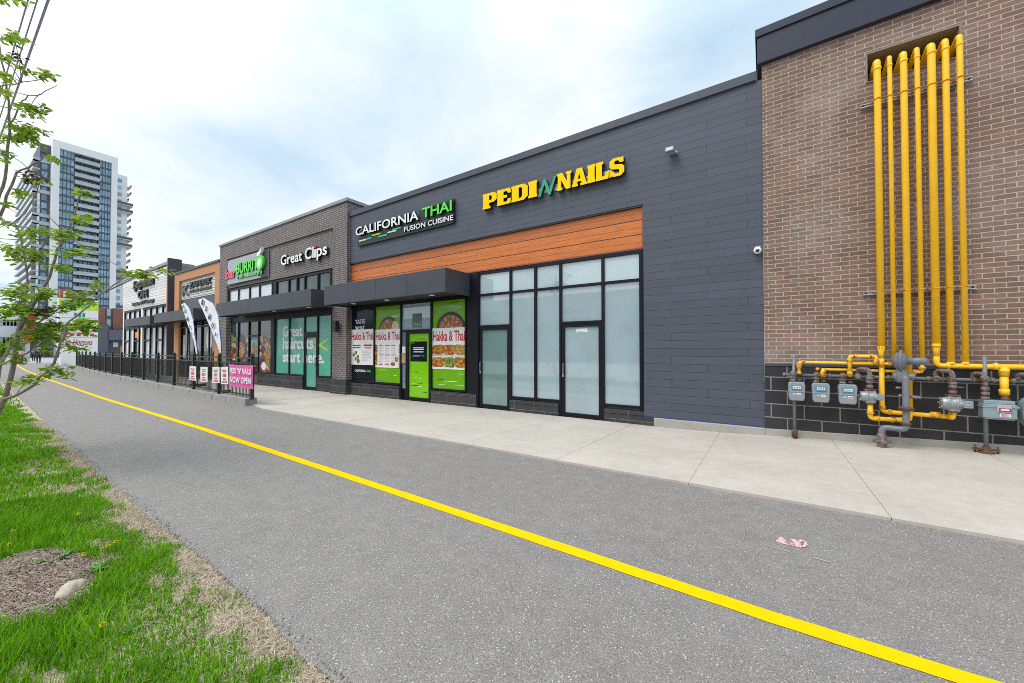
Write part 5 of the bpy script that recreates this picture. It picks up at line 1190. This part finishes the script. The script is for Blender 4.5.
def far_tree(label, p, q, Xp, n, seed):
    rr = random.Random(seed); (ya_, _), (yb2, zt2) = atX(p, 350, Xp), atX(q[0], q[1], Xp); h = zt2
    cyy = (ya_ + yb2) / 2; r_ = abs(yb2 - ya_) / 2
    o = thing('distant_tree', label, 'tree', (Xp, cyy, 0), 'trees at the far end of the path')
    b = MB(); b.tube([(Xp, cyy, -.1), (Xp + .1, cyy + .1, h * .5), (Xp, cyy - .2, h * .8)], [.2, .14, .05], 8)
    for k in range(4): b.tube([(Xp, cyy, h * .35), (Xp + rr.uniform(-1, 1), cyy + rr.uniform(-r_, r_) * .7, h * rr.uniform(.6, .85))], [.08, .03], 6)
    b.build('trunk', 'bark', o)
    b = MB()
    for k in range(n):
        t = rr.uniform(0, 6.28); u_ = rr.uniform(-1, 1); w = rr.random() ** .4; c_ = Vector((Xp + r_ * w * math.cos(t) * math.sqrt(1 - u_ * u_), cyy + r_ * w * math.sin(t) * math.sqrt(1 - u_ * u_), h * .6 + h * .4 * w * u_))
        d1 = Vector((rr.uniform(-1, 1), rr.uniform(-1, 1), rr.uniform(-1, 1))).normalized() * .28; d2 = d1.cross(Vector((rr.uniform(-1, 1), rr.uniform(-1, 1), rr.uniform(-1, 1)))).normalized() * .18
        b.add([c_ - d1, c_ + d2, c_ + d1, c_ - d2], [(0, 1, 2, 3)])
    b.build('crown', 'leaf', o)
far_tree('rounded green tree at the far left end of the path, lowest of the far trees', -6, (8, 344), -95, 700, 3)
far_tree('taller green tree behind the pale building at the far left edge', -22, (-4, 330), -120, 700, 4)

# the dark shops across the road, mirrored in the frosted windows
o = thing('opposite_building', 'long dark building across the road, seen as a reflection in the frosted windows', 'building', (-20, -34, 0))
b = MB(); b.box(-75, 30, -46, -33, -.1, 7.6); b.build('wall', 'tower_dark', o)
b = MB(); b.box(-40, -12, -46.5, -32.6, 7.6, 9.6); b.build('raised_wall', 'brick', o)
for k in range(12): b = MB(); b.box(-72 + k * 8.4, -66.5 + k * 8.4, -32.98, -32.9, .4, 3.4); b.build('window', 'glass', o)

# people far down the path
M['skin'] = mat('skin', (.50, .30, .22), .6); M['dark_cloth'] = mat('dark_coat_cloth', (.015, .015, .02), .8); M['jeans'] = mat('blue_jeans', (.03, .07, .22), .8); M['pink_top'] = mat('pale_pink_top', (.65, .42, .42), .8); M['hair'] = mat('dark_hair', (.02, .014, .01), .7); M['grey_cloth'] = mat('grey_jacket_cloth', (.12, .13, .15), .8)
def skin(name, parent, m, pts, edges, radii):
    me = bpy.data.meshes.new(name); me.from_pydata(pts, edges, []); me.materials.append(M[m])
    o = bpy.data.objects.new(name, me); col.objects.link(o); o.parent = parent
    o.modifiers.new('skin', 'SKIN'); lay = me.skin_vertices[0].data
    for i, r_ in enumerate(radii): lay[i].radius = (r_, r_)
    lay[0].use_root = True
    s = o.modifiers.new('sub', 'SUBSURF'); s.levels = 1; s.render_levels = 1; return o
def person(label, loc, rz, top, low, stride=.18):
    o = thing('person', label, 'person', loc); o.rotation_euler = (0, 0, rz)
    s = stride
    J = [(0, 0, .95), (0, 0, 1.15), (0, 0, 1.38), (0, .01, 1.50), (0, .02, 1.60), (0, .03, 1.70),
         (.10, 0, .92), (.11, s * .6, .50), (.11, s, .07), (.11, s + .16, .04), (-.10, 0, .92), (-.11, -s * .3, .50), (-.11, -s * 1.3, .10), (-.11, -s * 1.3 + .15, .04),
         (.19, 0, 1.38), (.24, -s * .5, 1.10), (.25, -s * .5 + .12, .85), (.25, -s * .5 + .16, .76), (-.19, 0, 1.38), (-.24, s * .5, 1.10), (-.25, s * .5 + .14, .87), (-.25, s * .5 + .18, .78)]
    E = [(0, 1), (1, 2), (2, 3), (3, 4), (4, 5), (0, 6), (6, 7), (7, 8), (8, 9), (0, 10), (10, 11), (11, 12), (12, 13), (2, 14), (14, 15), (15, 16), (16, 17), (2, 18), (18, 19), (19, 20), (20, 21)]
    rd = [.13, .12, .13, .055, .085, .075, .085, .06, .045, .035, .085, .06, .045, .035, .055, .045, .035, .03, .055, .045, .035, .03]
    skin('body', o, 'skin', J, E, rd)
    skin('jacket', o, top, [J[1], J[2], (0, 0, .90), J[14], J[15], J[16], J[18], J[19], J[20]], [(0, 1), (0, 2), (1, 3), (3, 4), (4, 5), (1, 6), (6, 7), (7, 8)], [.145, .155, .16, .075, .065, .05, .075, .065, .05])
    skin('trousers', o, low, [J[0], J[6], J[7], J[8], J[10], J[11], J[12]], [(0, 1), (1, 2), (2, 3), (0, 4), (4, 5), (5, 6)], [.14, .10, .075, .06, .10, .075, .06])
    skin('hair', o, 'hair', [(0, -.01, 1.66), (0, -.01, 1.73), (0, -.06, 1.62)], [(0, 1), (0, 2)], [.09, .07, .06])
def stand(px, py): x_, y_ = gnd(px, py); return (x_, y_, 0)
person('person walking in a pale pink top and blue jeans, apart from the dark clothed pair', stand(20.5, 364.5), 1.3, 'pink_top', 'jeans')
person('person in a long dark coat walking just right of the one in jeans', stand(38.5, 363.5), 1.5, 'dark_cloth', 'dark_cloth')
person('person in a grey jacket walking beside the dark coated one', stand(33.5, 361.5), 1.7, 'grey_cloth', 'dark_cloth', .12)

# ------------------------------------------------------------------ power lines
for i, (px, H_) in enumerate(((28.5, 11.2), (37.8, 11.6), (48.0, 11.9), (49.5, 12.4))):
    d = ray(px, 0); Y_ = (H_ - EYE) * d.y / d.z; pts = []
    for k in range(41): xx = 30 - 4.2 * k; t = (k - 20) / 20; pts.append((xx, Y_, H_ + .0 + .5 * (t * t - .1)))
    b = MB(); b.tube(pts, .017, 6)
    tag(b.build('power_line', 'cable'), ['thin power line farthest left across the sky', 'power line crossing the sky second from the left', 'dark power line just left of the rightmost one', 'rightmost dark power line across the top left sky'][i], 'cable', 'overhead power lines')

# ------------------------------------------------------------------ the young tree on the verge
tr = thing('young_tree', 'young multi stemmed tree with fresh green leaves on the grass verge', 'tree', (-8.7, .42, 0))
rt = random.Random(11); branches = []
def br(pts, r0, r1):                      # (px, py, depth)
    P = [deep(*p) for p in pts]; branches.append((P, r0, r1)); return P
base = (-20, 474, 5.1)
br([base, (-8, 430, 5.08), (4, 399, 5.05), (14, 361, 5.0), (18, 333, 4.98), (25, 318, 4.95), (36, 299, 4.9), (46, 285, 4.85), (51, 268, 4.8), (57, 249, 4.75), (66, 236, 4.7), (73, 222, 4.66), (77, 204, 4.6), (82, 192, 4.58)], .034, .005)
br([base, (-14, 440, 5.2), (-5, 392, 5.3), (0, 365, 5.35), (11, 346, 5.4), (20, 322, 5.45), (26, 296, 5.5), (27, 270, 5.5), (22, 240, 5.5), (14, 222, 5.45)], .030, .008)
br([(4, 399, 5.05), (15, 396, 4.9), (35, 384, 4.75), (46, 372, 4.65), (53, 363, 4.6), (58, 350, 4.55), (63, 337, 4.5), (66, 326, 4.48), (75, 317, 4.45), (90, 304, 4.4), (105, 292, 4.36), (124, 278, 4.3), (141, 272, 4.26), (158, 270, 4.22)], .020, .004)
br([(0, 365, 5.35), (16, 358, 5.2), (35, 348, 5.0), (46, 341, 4.9), (60, 330, 4.8)], .014, .005)
br([(18, 333, 4.98), (32, 326, 5.0), (46, 318, 5.05), (60, 308, 5.1), (78, 297, 5.15), (95, 290, 5.2)], .012, .004)
br([(-12, 430, 5.15), (-22, 350, 5.5), (-24, 290, 5.7), (-12, 240, 5.75), (0, 216, 5.7), (7, 196, 5.65), (16, 172, 5.6), (28, 168, 5.55), (40, 160, 5.5), (49, 153, 5.45)], .032, .006)
br([(-24, 290, 5.7), (-14, 230, 5.6), (0, 194, 5.5), (5, 178, 5.45), (8, 150, 5.4), (9, 114, 5.35), (7, 90, 5.3), (2, 60, 5.25), (-4, 30, 5.2), (-2, 4, 5.15)], .024, .006)
br([(-4, 100, 5.3), (0, 86, 5.25), (12, 85, 5.2), (22, 83, 5.15), (38, 80, 5.1), (55, 77, 5.05)], .010, .003)
br([(9, 125, 5.35), (17, 110, 5.3), (23, 101, 5.25), (28.5, 95.6, 5.2), (40, 94, 5.15), (50, 89, 5.1), (57, 85.5, 5.05)], .010, .003)
br([(0, 216, 5.7), (10, 226, 5.6), (24, 214, 5.5), (34, 196, 5.4), (40, 180, 5.35)], .010, .004)
br([(27, 270, 5.5), (40, 250, 5.4), (50, 236, 5.3), (62, 230, 5.25)], .010, .003)
br([(-14, 440, 5.2), (-40, 360, 5.6), (-62, 270, 5.9), (-70, 190, 6.1), (-60, 120, 6.2)], .028, .006)
br([(-62, 270, 5.9), (-90, 210, 6.3), (-100, 140, 6.5)], .014, .004)
br([(-5, 330, 5.45), (-30, 310, 4.6), (-50, 280, 4.2)], .014, .004)
tb = MB()
for P, r0, r1 in branches:
    n = len(P) - 1; S = []
    for i in range(len(P)):
        S.append(P[i] + Vector((rt.uniform(-1, 1), rt.uniform(-1, 1), rt.uniform(-1, 1))) * (.008 if 0 < i < n else 0))
        if i < n: S.append(P[i].lerp(P[i + 1], .5) + Vector((rt.uniform(-1, 1), rt.uniform(-1, 1), rt.uniform(-1, 1))) * .012)
    tb.tube(S, [r0 + (r1 - r0) * (i / (len(S) - 1)) ** .8 for i in range(len(S))], 7)
ground_p = Vector((branches[0][0][0].x, branches[0][0][0].y, -.05)); tb.tube([ground_p, branches[0][0][0] + Vector((0, 0, .05))], [.06, .045], 9)
allp = [p for P, _, _ in branches for p in P]
LV = []; LF = []; RV = []; RF = []
def leaf(V, F, c, L, W, az, droop, roll):
    d = Vector((math.cos(az) * math.cos(droop), math.sin(az) * math.cos(droop), math.sin(droop))); s = d.cross(Vector((0, 0, 1))).normalized(); u_ = s.cross(d)
    s = s * math.cos(roll) + u_ * math.sin(roll); u_ = s.cross(d); o = len(V)
    for a, w, h in ((0, 0, 0), (.35, .5, .1), (.75, .38, .05), (1, 0, -.08), (.75, -.38, .05), (.35, -.5, .1)): V.append(tuple(c + d * (L * a) + s * (W * w) + u_ * (W * h * 1.5)))
    F.append((o, o + 1, o + 2, o + 3)); F.append((o, o + 3, o + 4, o + 5))
clusters = [(2, 27, 27, 46), (0, 52, 14, 62), (0, 69, 14, 80), (19, 67, 29, 74), (35, 67, 56, 79), (0, 87, 11, 99), (12, 98, 47, 118), (0, 117, 51, 143), (-6, 130, 42, 146), (0, 140, 9, 162), (0, 0, 8, 3), (10, -4, 24, 2),
    (44, 155, 63, 164), (18, 172, 52, 184), (17, 186, 35, 199), (0, 201, 11, 211), (79, 186, 90, 195), (72, 214, 92, 224), (0, 219, 14, 227), (17, 222, 53, 241), (50, 226, 90, 241), (60, 243, 90, 257), (0, 235, 24, 266), (20, 240, 50, 266), (52, 264, 76, 272),
    (0, 278, 34, 305), (34, 284, 62, 300), (57, 286, 100, 309), (38, 314, 70, 334), (66, 310, 100, 334), (12, 322, 66, 346), (68, 343, 88, 355), (38, 364, 76, 378), (10, 373, 42, 387), (36, 342, 52, 353), (120, 265, 131, 276), (133, 267, 155, 281), (154, 268, 165, 273), (84, 280, 104, 290),
    (-40, 60, -5, 140), (-60, 180, -5, 300), (-110, 110, -50, 260), (-50, 250, -10, 400), (0, 336, 20, 352), (0, 300, 22, 322), (20, 300, 60, 318), (24, 314, 44, 328), (30, 326, 60, 340), (58, 294, 84, 312), (70, 318, 96, 330), (2, 300, 40, 316), (6, 352, 26, 364)]
for (xa, ya_, xb2, yb2) in clusters:
    cxp, cyp = (xa + xb2) / 2, (ya_ + yb2) / 2
    best = min(allp, key=lambda p: abs((p - Vector((0, 0, EYE))).length * 0 + ((p.x - deep(cxp, cyp, 5).x) ** 2 + (p.y - deep(cxp, cyp, 5).y) ** 2 + (p.z - deep(cxp, cyp, 5).z) ** 2)))
    dep = (best - Vector((0, 0, EYE))).dot(_f) + rt.uniform(-.15, .15)
    c = deep(cxp, cyp, dep)
    tb.tube([best, best.lerp(c, .5) + Vector((0, 0, rt.uniform(-.02, .04))), c], [.006, .004, .003], 5)
    area = (xb2 - xa) * (yb2 - ya_); n = int(area * .155) + 12
    sub = []
    for k in range(max(3, int(area / 70))):
        p_ = deep(rt.uniform(xa, xb2), rt.uniform(ya_ + (yb2 - ya_) * .2, yb2), dep + rt.uniform(-.28, .28)); sub.append(p_)
        tb.tube([c, c.lerp(p_, .6) + Vector((0, 0, .015)), p_], [.003, .0022, .0012], 4)
    red = (cxp, cyp) in ((31.5, 178),) or rt.random() < .05
    for k in range(n):
        p_ = rt.choice(sub); q_ = c.lerp(p_, rt.uniform(.25, 1.1)) + Vector((rt.gauss(0, .03), rt.gauss(0, .03), rt.gauss(0, .018)))
        V_, F_ = (RV, RF) if (red and k % 3) else (LV, LF)
        leaf(V_, F_, q_, rt.uniform(.05, .092), rt.uniform(.03, .046), rt.uniform(0, 6.28), rt.uniform(-.7, .35), rt.uniform(-.6, .6))
dc = deep(16.5, 57, 5.25)
for k in range(26): leaf(RV, RF, dc + Vector((rt.gauss(0, .035), rt.gauss(0, .035), rt.gauss(0, .03))), .05, .03, rt.uniform(0, 6.28), rt.uniform(-1, .5), rt.uniform(-1, 1))
for k in range(22): leaf(RV, RF, deep(34, 175, 5.5) + Vector((rt.gauss(0, .05), rt.gauss(0, .05), rt.gauss(0, .035))), .05, .03, rt.uniform(0, 6.28), rt.uniform(-1, .5), rt.uniform(-1, 1))
tb.build('trunk', 'bark', tr)
b = MB(); b.add(LV, LF, 0); b.add(RV, RF, 1); b.build('crown', ['leaf', 'redleaf'], tr)

# ------------------------------------------------------------------ grass, straw, mulch
ng = np.random.default_rng(5)
def edge_np(x): xs_ = np.array([p for p, _ in EDGE_L][::-1]); ys_ = np.array([q for _, q in EDGE_L][::-1]); return np.interp(x, xs_, ys_)
def vz_np(x, y): d = np.clip(edge_np(x) - y, 0, None); return -.022 + .035 * np.minimum(1, d / .5) + .012 * np.sin(x * 3.1 + y * 5) * np.minimum(1, d)
MUL = [gnd(*p) for p in ((-6, 566), (20, 556), (45, 553), (72, 556), (95, 563), (108, 572), (100, 580), (92, 594), (70, 612), (46, 622), (16, 632), (-6, 640), (-60, 655), (-60, 575))]
def inpoly(x, y, P):
    c = np.zeros(x.shape, bool); n_ = len(P)
    for i in range(n_):
        (xa, ya_), (xb2, yb2) = P[i], P[i - 1]
        c ^= ((ya_ > y) != (yb2 > y)) & (x < (xb2 - xa) * (y - ya_) / (yb2 - ya_ + 1e-12) + xa)
    return c
def fbm(x, y, s):
    v_ = np.zeros_like(x); a = 1.
    for k in range(4):
        v_ += a * np.sin(x * s * 1.7 + 1.3 * k + 2.1 * np.sin(y * s * 1.1 + k)) * np.cos(y * s * 1.9 - .7 * k + 1.7 * np.sin(x * s * .9 - k)); s *= 1.9; a *= .55
    return v_
def blades(name, m, N, xr, dmax, hfun, wid, lean, keep, label_kind='stuff', curl=.5):
    x_ = ng.uniform(xr[0], xr[1], N); d_ = dmax * ng.random(N) ** 1.15; y_ = edge_np(x_) - d_
    k = keep(x_, y_, d_); x_, y_, d_ = x_[k], y_[k], d_[k]; n_ = len(x_)
    h = hfun(x_, y_, d_, n_); az = ng.uniform(0, 2 * np.pi, n_); ln = np.abs(ng.normal(lean, .22, n_)); w = wid * ng.uniform(.6, 1.3, n_)
    z_ = vz_np(x_, y_) - .004
    dx, dy = np.cos(az), np.sin(az); sx, sy = -dy, dx
    V = np.empty((n_, 5, 3))
    for i, (t, ww, sg) in enumerate(((0, 1, 1), (0, 1, -1), (.55, .8, 1), (.55, .8, -1), (1, 0, 0))):
        off = ln * h * (t ** 1.8); V[:, i, 0] = x_ + dx * off + sx * w * ww * sg * .5; V[:, i, 1] = y_ + dy * off + sy * w * ww * sg * .5; V[:, i, 2] = z_ + h * t * np.sqrt(np.clip(1 - (ln * t * curl) ** 2, .15, 1))
    me = bpy.data.meshes.new(name); me.vertices.add(n_ * 5); me.vertices.foreach_set('co', V.ravel())
    idx = np.arange(n_)[:, None] * 5; loops = np.concatenate([idx + np.array([[0, 1, 3, 2]]), idx + np.array([[2, 3, 4]])], axis=1).ravel().astype(np.int32)
    me.loops.add(len(loops)); me.loops.foreach_set('vertex_index', loops); me.polygons.add(n_ * 2)
    st = np.empty((n_, 2), np.int32); st[:, 0] = np.arange(n_) * 7; st[:, 1] = st[:, 0] + 4; me.polygons.foreach_set('loop_start', st.ravel())
    me.materials.append(M[m]); me.update(calc_edges=True); me.validate()
    o = bpy.data.objects.new(name, me); col.objects.link(o); return o
def strawband(x_, y_, d_): return .175 + .10 * fbm(x_, y_, 1.9) + .06 * fbm(x_, y_, 6)
def gkeep(x_, y_, d_):
    a = d_ > strawband(x_, y_, d_) + ng.normal(0, .03, len(x_)); a &= ~inpoly(x_ + ng.normal(0, .02, len(x_)), y_ + ng.normal(0, .02, len(x_)), MUL)
    bare = fbm(x_ + 7, y_ * 1.3, 2.2) > .75; a &= ~(bare & (d_ < 1.2) & (ng.random(len(x_)) < .8)); return a
def gh(x_, y_, d_, n_): return (.035 + .03 * np.clip(fbm(x_, y_, 1.4) + .4, 0, 1.2) + .055 * np.clip((d_ - .45) / .6, 0, 1)) * ng.uniform(.55, 1.35, n_)
tag(blades('grass', 'blade', 105000, (-6.5, -.9), 1.9, gh, .0052, .42, gkeep), 'short bright green grass growing on the verge beside the path', 'grass', kind='stuff')
tag(blades('grass', 'blade', 70000, (-18, -6.3), 3.0, lambda x_, y_, d_, n_: gh(x_, y_, d_, n_) * 1.15, .011, .4, gkeep), 'bright green grass along the path around the young tree', 'grass', kind='stuff')
tag(blades('grass', 'blade', 26000, (-60, -17.5), 5.0, lambda x_, y_, d_, n_: gh(x_, y_, d_, n_) * 1.3, .03, .4, gkeep), 'green grass strip far down the path', 'grass', kind='stuff')
tag(blades('tall_grass', 'blade', 5200, (-5.5, -1.2), 1.6, lambda x_, y_, d_, n_: ng.uniform(.09, .19, n_), .0075, .55, lambda x_, y_, d_: gkeep(x_, y_, d_) & (d_ > .42) & (fbm(x_, y_, 2.6) > .15)), 'longer tufts of bright grass near the lower left corner', 'grass', kind='stuff')
tag(blades('dry_grass', 'straw', 120000, (-14, -.9), 1.0, lambda x_, y_, d_, n_: ng.uniform(.012, .055, n_), .0042, 1.4, lambda x_, y_, d_: (d_ > -.0 - .02) & ((d_ < strawband(x_, y_, d_) + ng.normal(.03, .08, len(x_))) | (ng.random(len(x_)) < .14) | ((fbm(x_ + 7, y_ * 1.3, 2.2) > .7) & (ng.random(len(x_)) < .7))), curl=.66), 'dry straw coloured grass along the edge of the asphalt', 'grass', kind='stuff')
# crumbs of asphalt and gravel along the ragged edge
rg = random.Random(21); gv, gf = [], []
for k in range(5200):
    x_ = -.9 - 11 * rg.random() ** 1.4; e_ = lin(EDGE_L, x_); y_ = e_ + rg.gauss(-.035, .045)
    if y_ > e_ + .06: continue
    r_ = rg.uniform(.003, .008) * (1.5 if rg.random() < .12 else 1); z_ = (.001 if y_ > e_ else float(vz(x_, y_))) + r_ * .3; o_ = len(gv)
    for a in range(5): t = a * 1.257 + rg.uniform(-.3, .3); gv.append((x_ + r_ * math.cos(t) * rg.uniform(.7, 1.2), y_ + r_ * math.sin(t) * rg.uniform(.7, 1.2), z_ - r_ * .3))
    gv.append((x_ + rg.uniform(-.3, .3) * r_, y_ + rg.uniform(-.3, .3) * r_, z_ + r_ * rg.uniform(.5, .9)))
    for a in range(5): gf.append((o_ + a, o_ + (a + 1) % 5, o_ + 5))
M['crumb'] = tinted_leaf('asphalt_crumb', (.03, .028, .026), (.46, .43, .39), .0, .9, .1)
b = MB(); b.add(gv, gf); tag(b.build('gravel', 'crumb'), 'loose gravel and asphalt crumbs along the path edge', 'gravel', kind='stuff')
# bark chips
mv = []; mf = []; xs_ = [p for p, _ in MUL]; ys_ = [q for _, q in MUL]; rm = random.Random(9); cnt = 0
while cnt < 9000:
    x_, y_ = rm.uniform(min(xs_), max(xs_)), rm.uniform(min(ys_), max(ys_))
    if not inpoly(np.array([x_ + rm.gauss(0, .02)]), np.array([y_ + rm.gauss(0, .02)]), MUL)[0]: continue
    cnt += 1; L, w = rm.uniform(.006, .04) * rm.uniform(.4, 1), rm.uniform(.0018, .006); a = rm.gauss(.3, .9); z_ = float(vz_np(np.array([x_]), np.array([y_]))[0]) + rm.uniform(.002, .018); t = rm.uniform(-.35, .35)
    d = Vector((math.cos(a), math.sin(a), t)) * L; s = Vector((-math.sin(a), math.cos(a), rm.uniform(-.6, .6))) * w; c_ = Vector((x_, y_, z_)); o_ = len(mv); up_ = Vector((0, 0, w * .8))
    mv += [tuple(c_ - d - s), tuple(c_ + d - s), tuple(c_ + d + s), tuple(c_ - d + s), tuple(c_ - d * .9 + up_), tuple(c_ + d * .9 + up_)]
    mf += [(o_, o_ + 1, o_ + 5, o_ + 4), (o_ + 2, o_ + 3, o_ + 4, o_ + 5)]
b = MB(); b.add(mv, mf); tag(b.build('bark_mulch', 'mulch'), 'grey brown bark mulch patch in the grass', 'mulch', kind='stuff')
def stone(label, px, py, sx_, sy_, sz_, rz, seed):
    x_, y_ = gnd(px, py); q = random.Random(seed); bm = bmesh.new(); bmesh.ops.create_icosphere(bm, subdivisions=3, radius=1)
    for v_ in bm.verts:
        n_ = 1 + .16 * math.sin(v_.co.x * 3.1 + seed) * math.cos(v_.co.y * 2.7) + .07 * math.sin(v_.co.z * 7 + v_.co.x * 5); v_.co = Vector((v_.co.x * sx_ * n_, v_.co.y * sy_ * n_, v_.co.z * sz_ * (n_ if v_.co.z > 0 else .5)))
    me = bpy.data.meshes.new('rock'); bm.to_mesh(me); bm.free(); me.materials.append(M['rock']); me.polygons.foreach_set('use_smooth', [True] * len(me.polygons))
    o = bpy.data.objects.new('rock', me); col.objects.link(o); o.location = (x_, y_, .012); o.rotation_euler = (0, 0, rz); tag(o, label, 'rock')
stone('pale flat rock at the front edge of the bark mulch', 70, 593, .13, .065, .05, -.5, 1)
stone('small tan rock at the right end of the bark mulch', 94, 568, .05, .025, .02, -.3, 5)
def rosette(label, px, py, n_, L, seed):
    x_, y_ = gnd(px, py); q = random.Random(seed); V_, F_ = [], []
    for k in range(n_): leaf(V_, F_, Vector((x_ + q.gauss(0, .015), y_ + q.gauss(0, .015), .02)), L * q.uniform(.6, 1.2), L * .32, q.uniform(0, 6.28), q.uniform(.0, .5), q.uniform(-.3, .3))
    b = MB(); b.add(V_, F_); tag(b.build('weed', 'weed'), label, 'plant')
rosette('broad leaved weed at the back of the bark mulch', 60, 562, 26, .10, 2); rosette('broad leaved weed at the right end of the bark mulch', 98, 574, 22, .09, 3); rosette('pale weed in the grass near the lower left corner', 130, 634, 14, .06, 4)
dl = [((83, 555), 'dandelion flower just behind the bark mulch, lowest of the three in a row'), ((107, 546.5), 'dandelion flower in the grass, middle of the row behind the bark mulch'), ((115, 542.5), 'dandelion flower nearest the asphalt, end of the row behind the bark mulch'),
      ((101, 625.5), 'dandelion flower in the front grass below the flat rock'), ((12, 531.5), 'dandelion flower near the left edge above the bark mulch'), ((8.5, 545), 'dandelion flower at the left edge, just above the bark mulch'), ((78, 514.5), 'faded dandelion flower alone in the upper grass')]
proto = None
for (px, py), lab in dl:
    x_, y_ = gnd(px, py, .07)
    if proto is None:
        o = proto = thing('dandelion', lab, 'flower', (x_, y_, 0), 'dandelions in the grass')
        b = MB(); b.tube([(x_, y_, 0), (x_ + .004, y_, .04), (x_, y_ + .003, .072)], .0022, 6); b.build('stem', 'weed', o)
        V_, F_ = [], []; q = random.Random(4)
        for k in range(46): leaf(V_, F_, Vector((x_, y_ + .003, .073)), q.uniform(.013, .021), .006, q.uniform(0, 6.28), q.uniform(-.1, 1.2), 0)
        b = MB(); b.add(V_, F_); b.build('flower', 'dandelion', o)
    else: o = copy_tree(proto); o.location = (x_, y_, 0); o['label'] = lab

# ------------------------------------------------------------------ sky, sun, exposure
SUN_EL, SUN_AZ = R(57), Vector((-.45, -.89)).normalized()
w = bpy.data.worlds.new('World'); sc.world = w; w.use_nodes = True; nt = w.node_tree
bg = nt.nodes['Background']; bg.inputs['Strength'].default_value = .1
sky = nt.nodes.new('ShaderNodeTexSky'); sky.sky_type = 'NISHITA'; sky.sun_disc = False; sky.sun_elevation = SUN_EL; sky.sun_rotation = math.atan2(SUN_AZ.x, SUN_AZ.y); sky.air_density = 1; sky.dust_density = 2
tc = nt.nodes.new('ShaderNodeTexCoord'); sp = nt.nodes.new('ShaderNodeSeparateXYZ'); lk(nt, tc.outputs['Generated'], sp.inputs[0])
zc_ = math_n(nt, 'MAXIMUM', sp.outputs[2], 0.0); den = math_n(nt, 'ADD', zc_, .22)
cb_ = nt.nodes.new('ShaderNodeCombineXYZ'); lk(nt, math_n(nt, 'DIVIDE', sp.outputs[0], den), cb_.inputs[0]); lk(nt, math_n(nt, 'DIVIDE', sp.outputs[1], den), cb_.inputs[1]); cb_.inputs[2].default_value = 3.7
n1 = noise(nt, 1.15, 8, .56, cb_.outputs[0], .35); n2 = noise(nt, .45, 3, .5, cb_.outputs[0], .3)
f1 = math_n(nt, 'ADD', math_n(nt, 'MULTIPLY', n1, .62), math_n(nt, 'MULTIPLY', n2, .48))
cl = ramp(nt, f1, [(.40, (.50, .68, .84)), (.48, (.65, .79, .905)), (.555, (.83, .905, .955)), (.645, (1.0, 1.0, 1.0))])
bright = ramp(nt, sp.outputs[2], [(0.0, 1.04), (.25, 1.0), (.62, 1.0), (1.0, 1.0)])
up = math_n(nt, 'ADD', 1.0, math_n(nt, 'MULTIPLY', math_n(nt, 'MAXIMUM', math_n(nt, 'SUBTRACT', sp.outputs[2], .6), 0.0), 2.6))
cm = mixc(nt, 1.0, cl, bright, 'MULTIPLY')
vm = nt.nodes.new('ShaderNodeVectorMath'); vm.operation = 'SCALE'; lk(nt, cm, vm.inputs[0]); sn = nt.nodes.new('ShaderNodeVectorMath'); sn.operation = 'DOT_PRODUCT'; lk(nt, tc.outputs['Generated'], sn.inputs[0]); sn.inputs[1].default_value = (SUN_AZ.x * math.cos(SUN_EL), SUN_AZ.y * math.cos(SUN_EL), math.sin(SUN_EL))
glow = math_n(nt, 'MULTIPLY', math_n(nt, 'POWER', math_n(nt, 'MAXIMUM', sn.outputs['Value'], 0.0), 5.0), 1.1)
lk(nt, math_n(nt, 'MULTIPLY', math_n(nt, 'ADD', up, glow), 8.2), vm.inputs['Scale'])
lk(nt, mixc(nt, .93, sky.outputs[0], vm.outputs[0]), bg.inputs['Color'])
sd = bpy.data.lights.new('sun', 'SUN'); sd.energy = 1.2; sd.angle = R(28); sd.color = (1, .965, .91)
so = bpy.data.objects.new('sun', sd); col.objects.link(so)
sv = Vector((SUN_AZ.x * math.cos(SUN_EL), SUN_AZ.y * math.cos(SUN_EL), math.sin(SUN_EL))); so.rotation_euler = (-sv).to_track_quat('-Z', 'Y').to_euler(); so.location = (0, -10, 30)
sc.view_settings.view_transform = 'Standard'; sc.view_settings.look = 'None'; sc.view_settings.exposure = .48; sc.view_settings.gamma = 1; sc.view_settings.use_curve_mapping = False
sc.cycles.filter_width = .9; sc.cycles.use_denoising = False; sc.cycles.max_bounces = 6
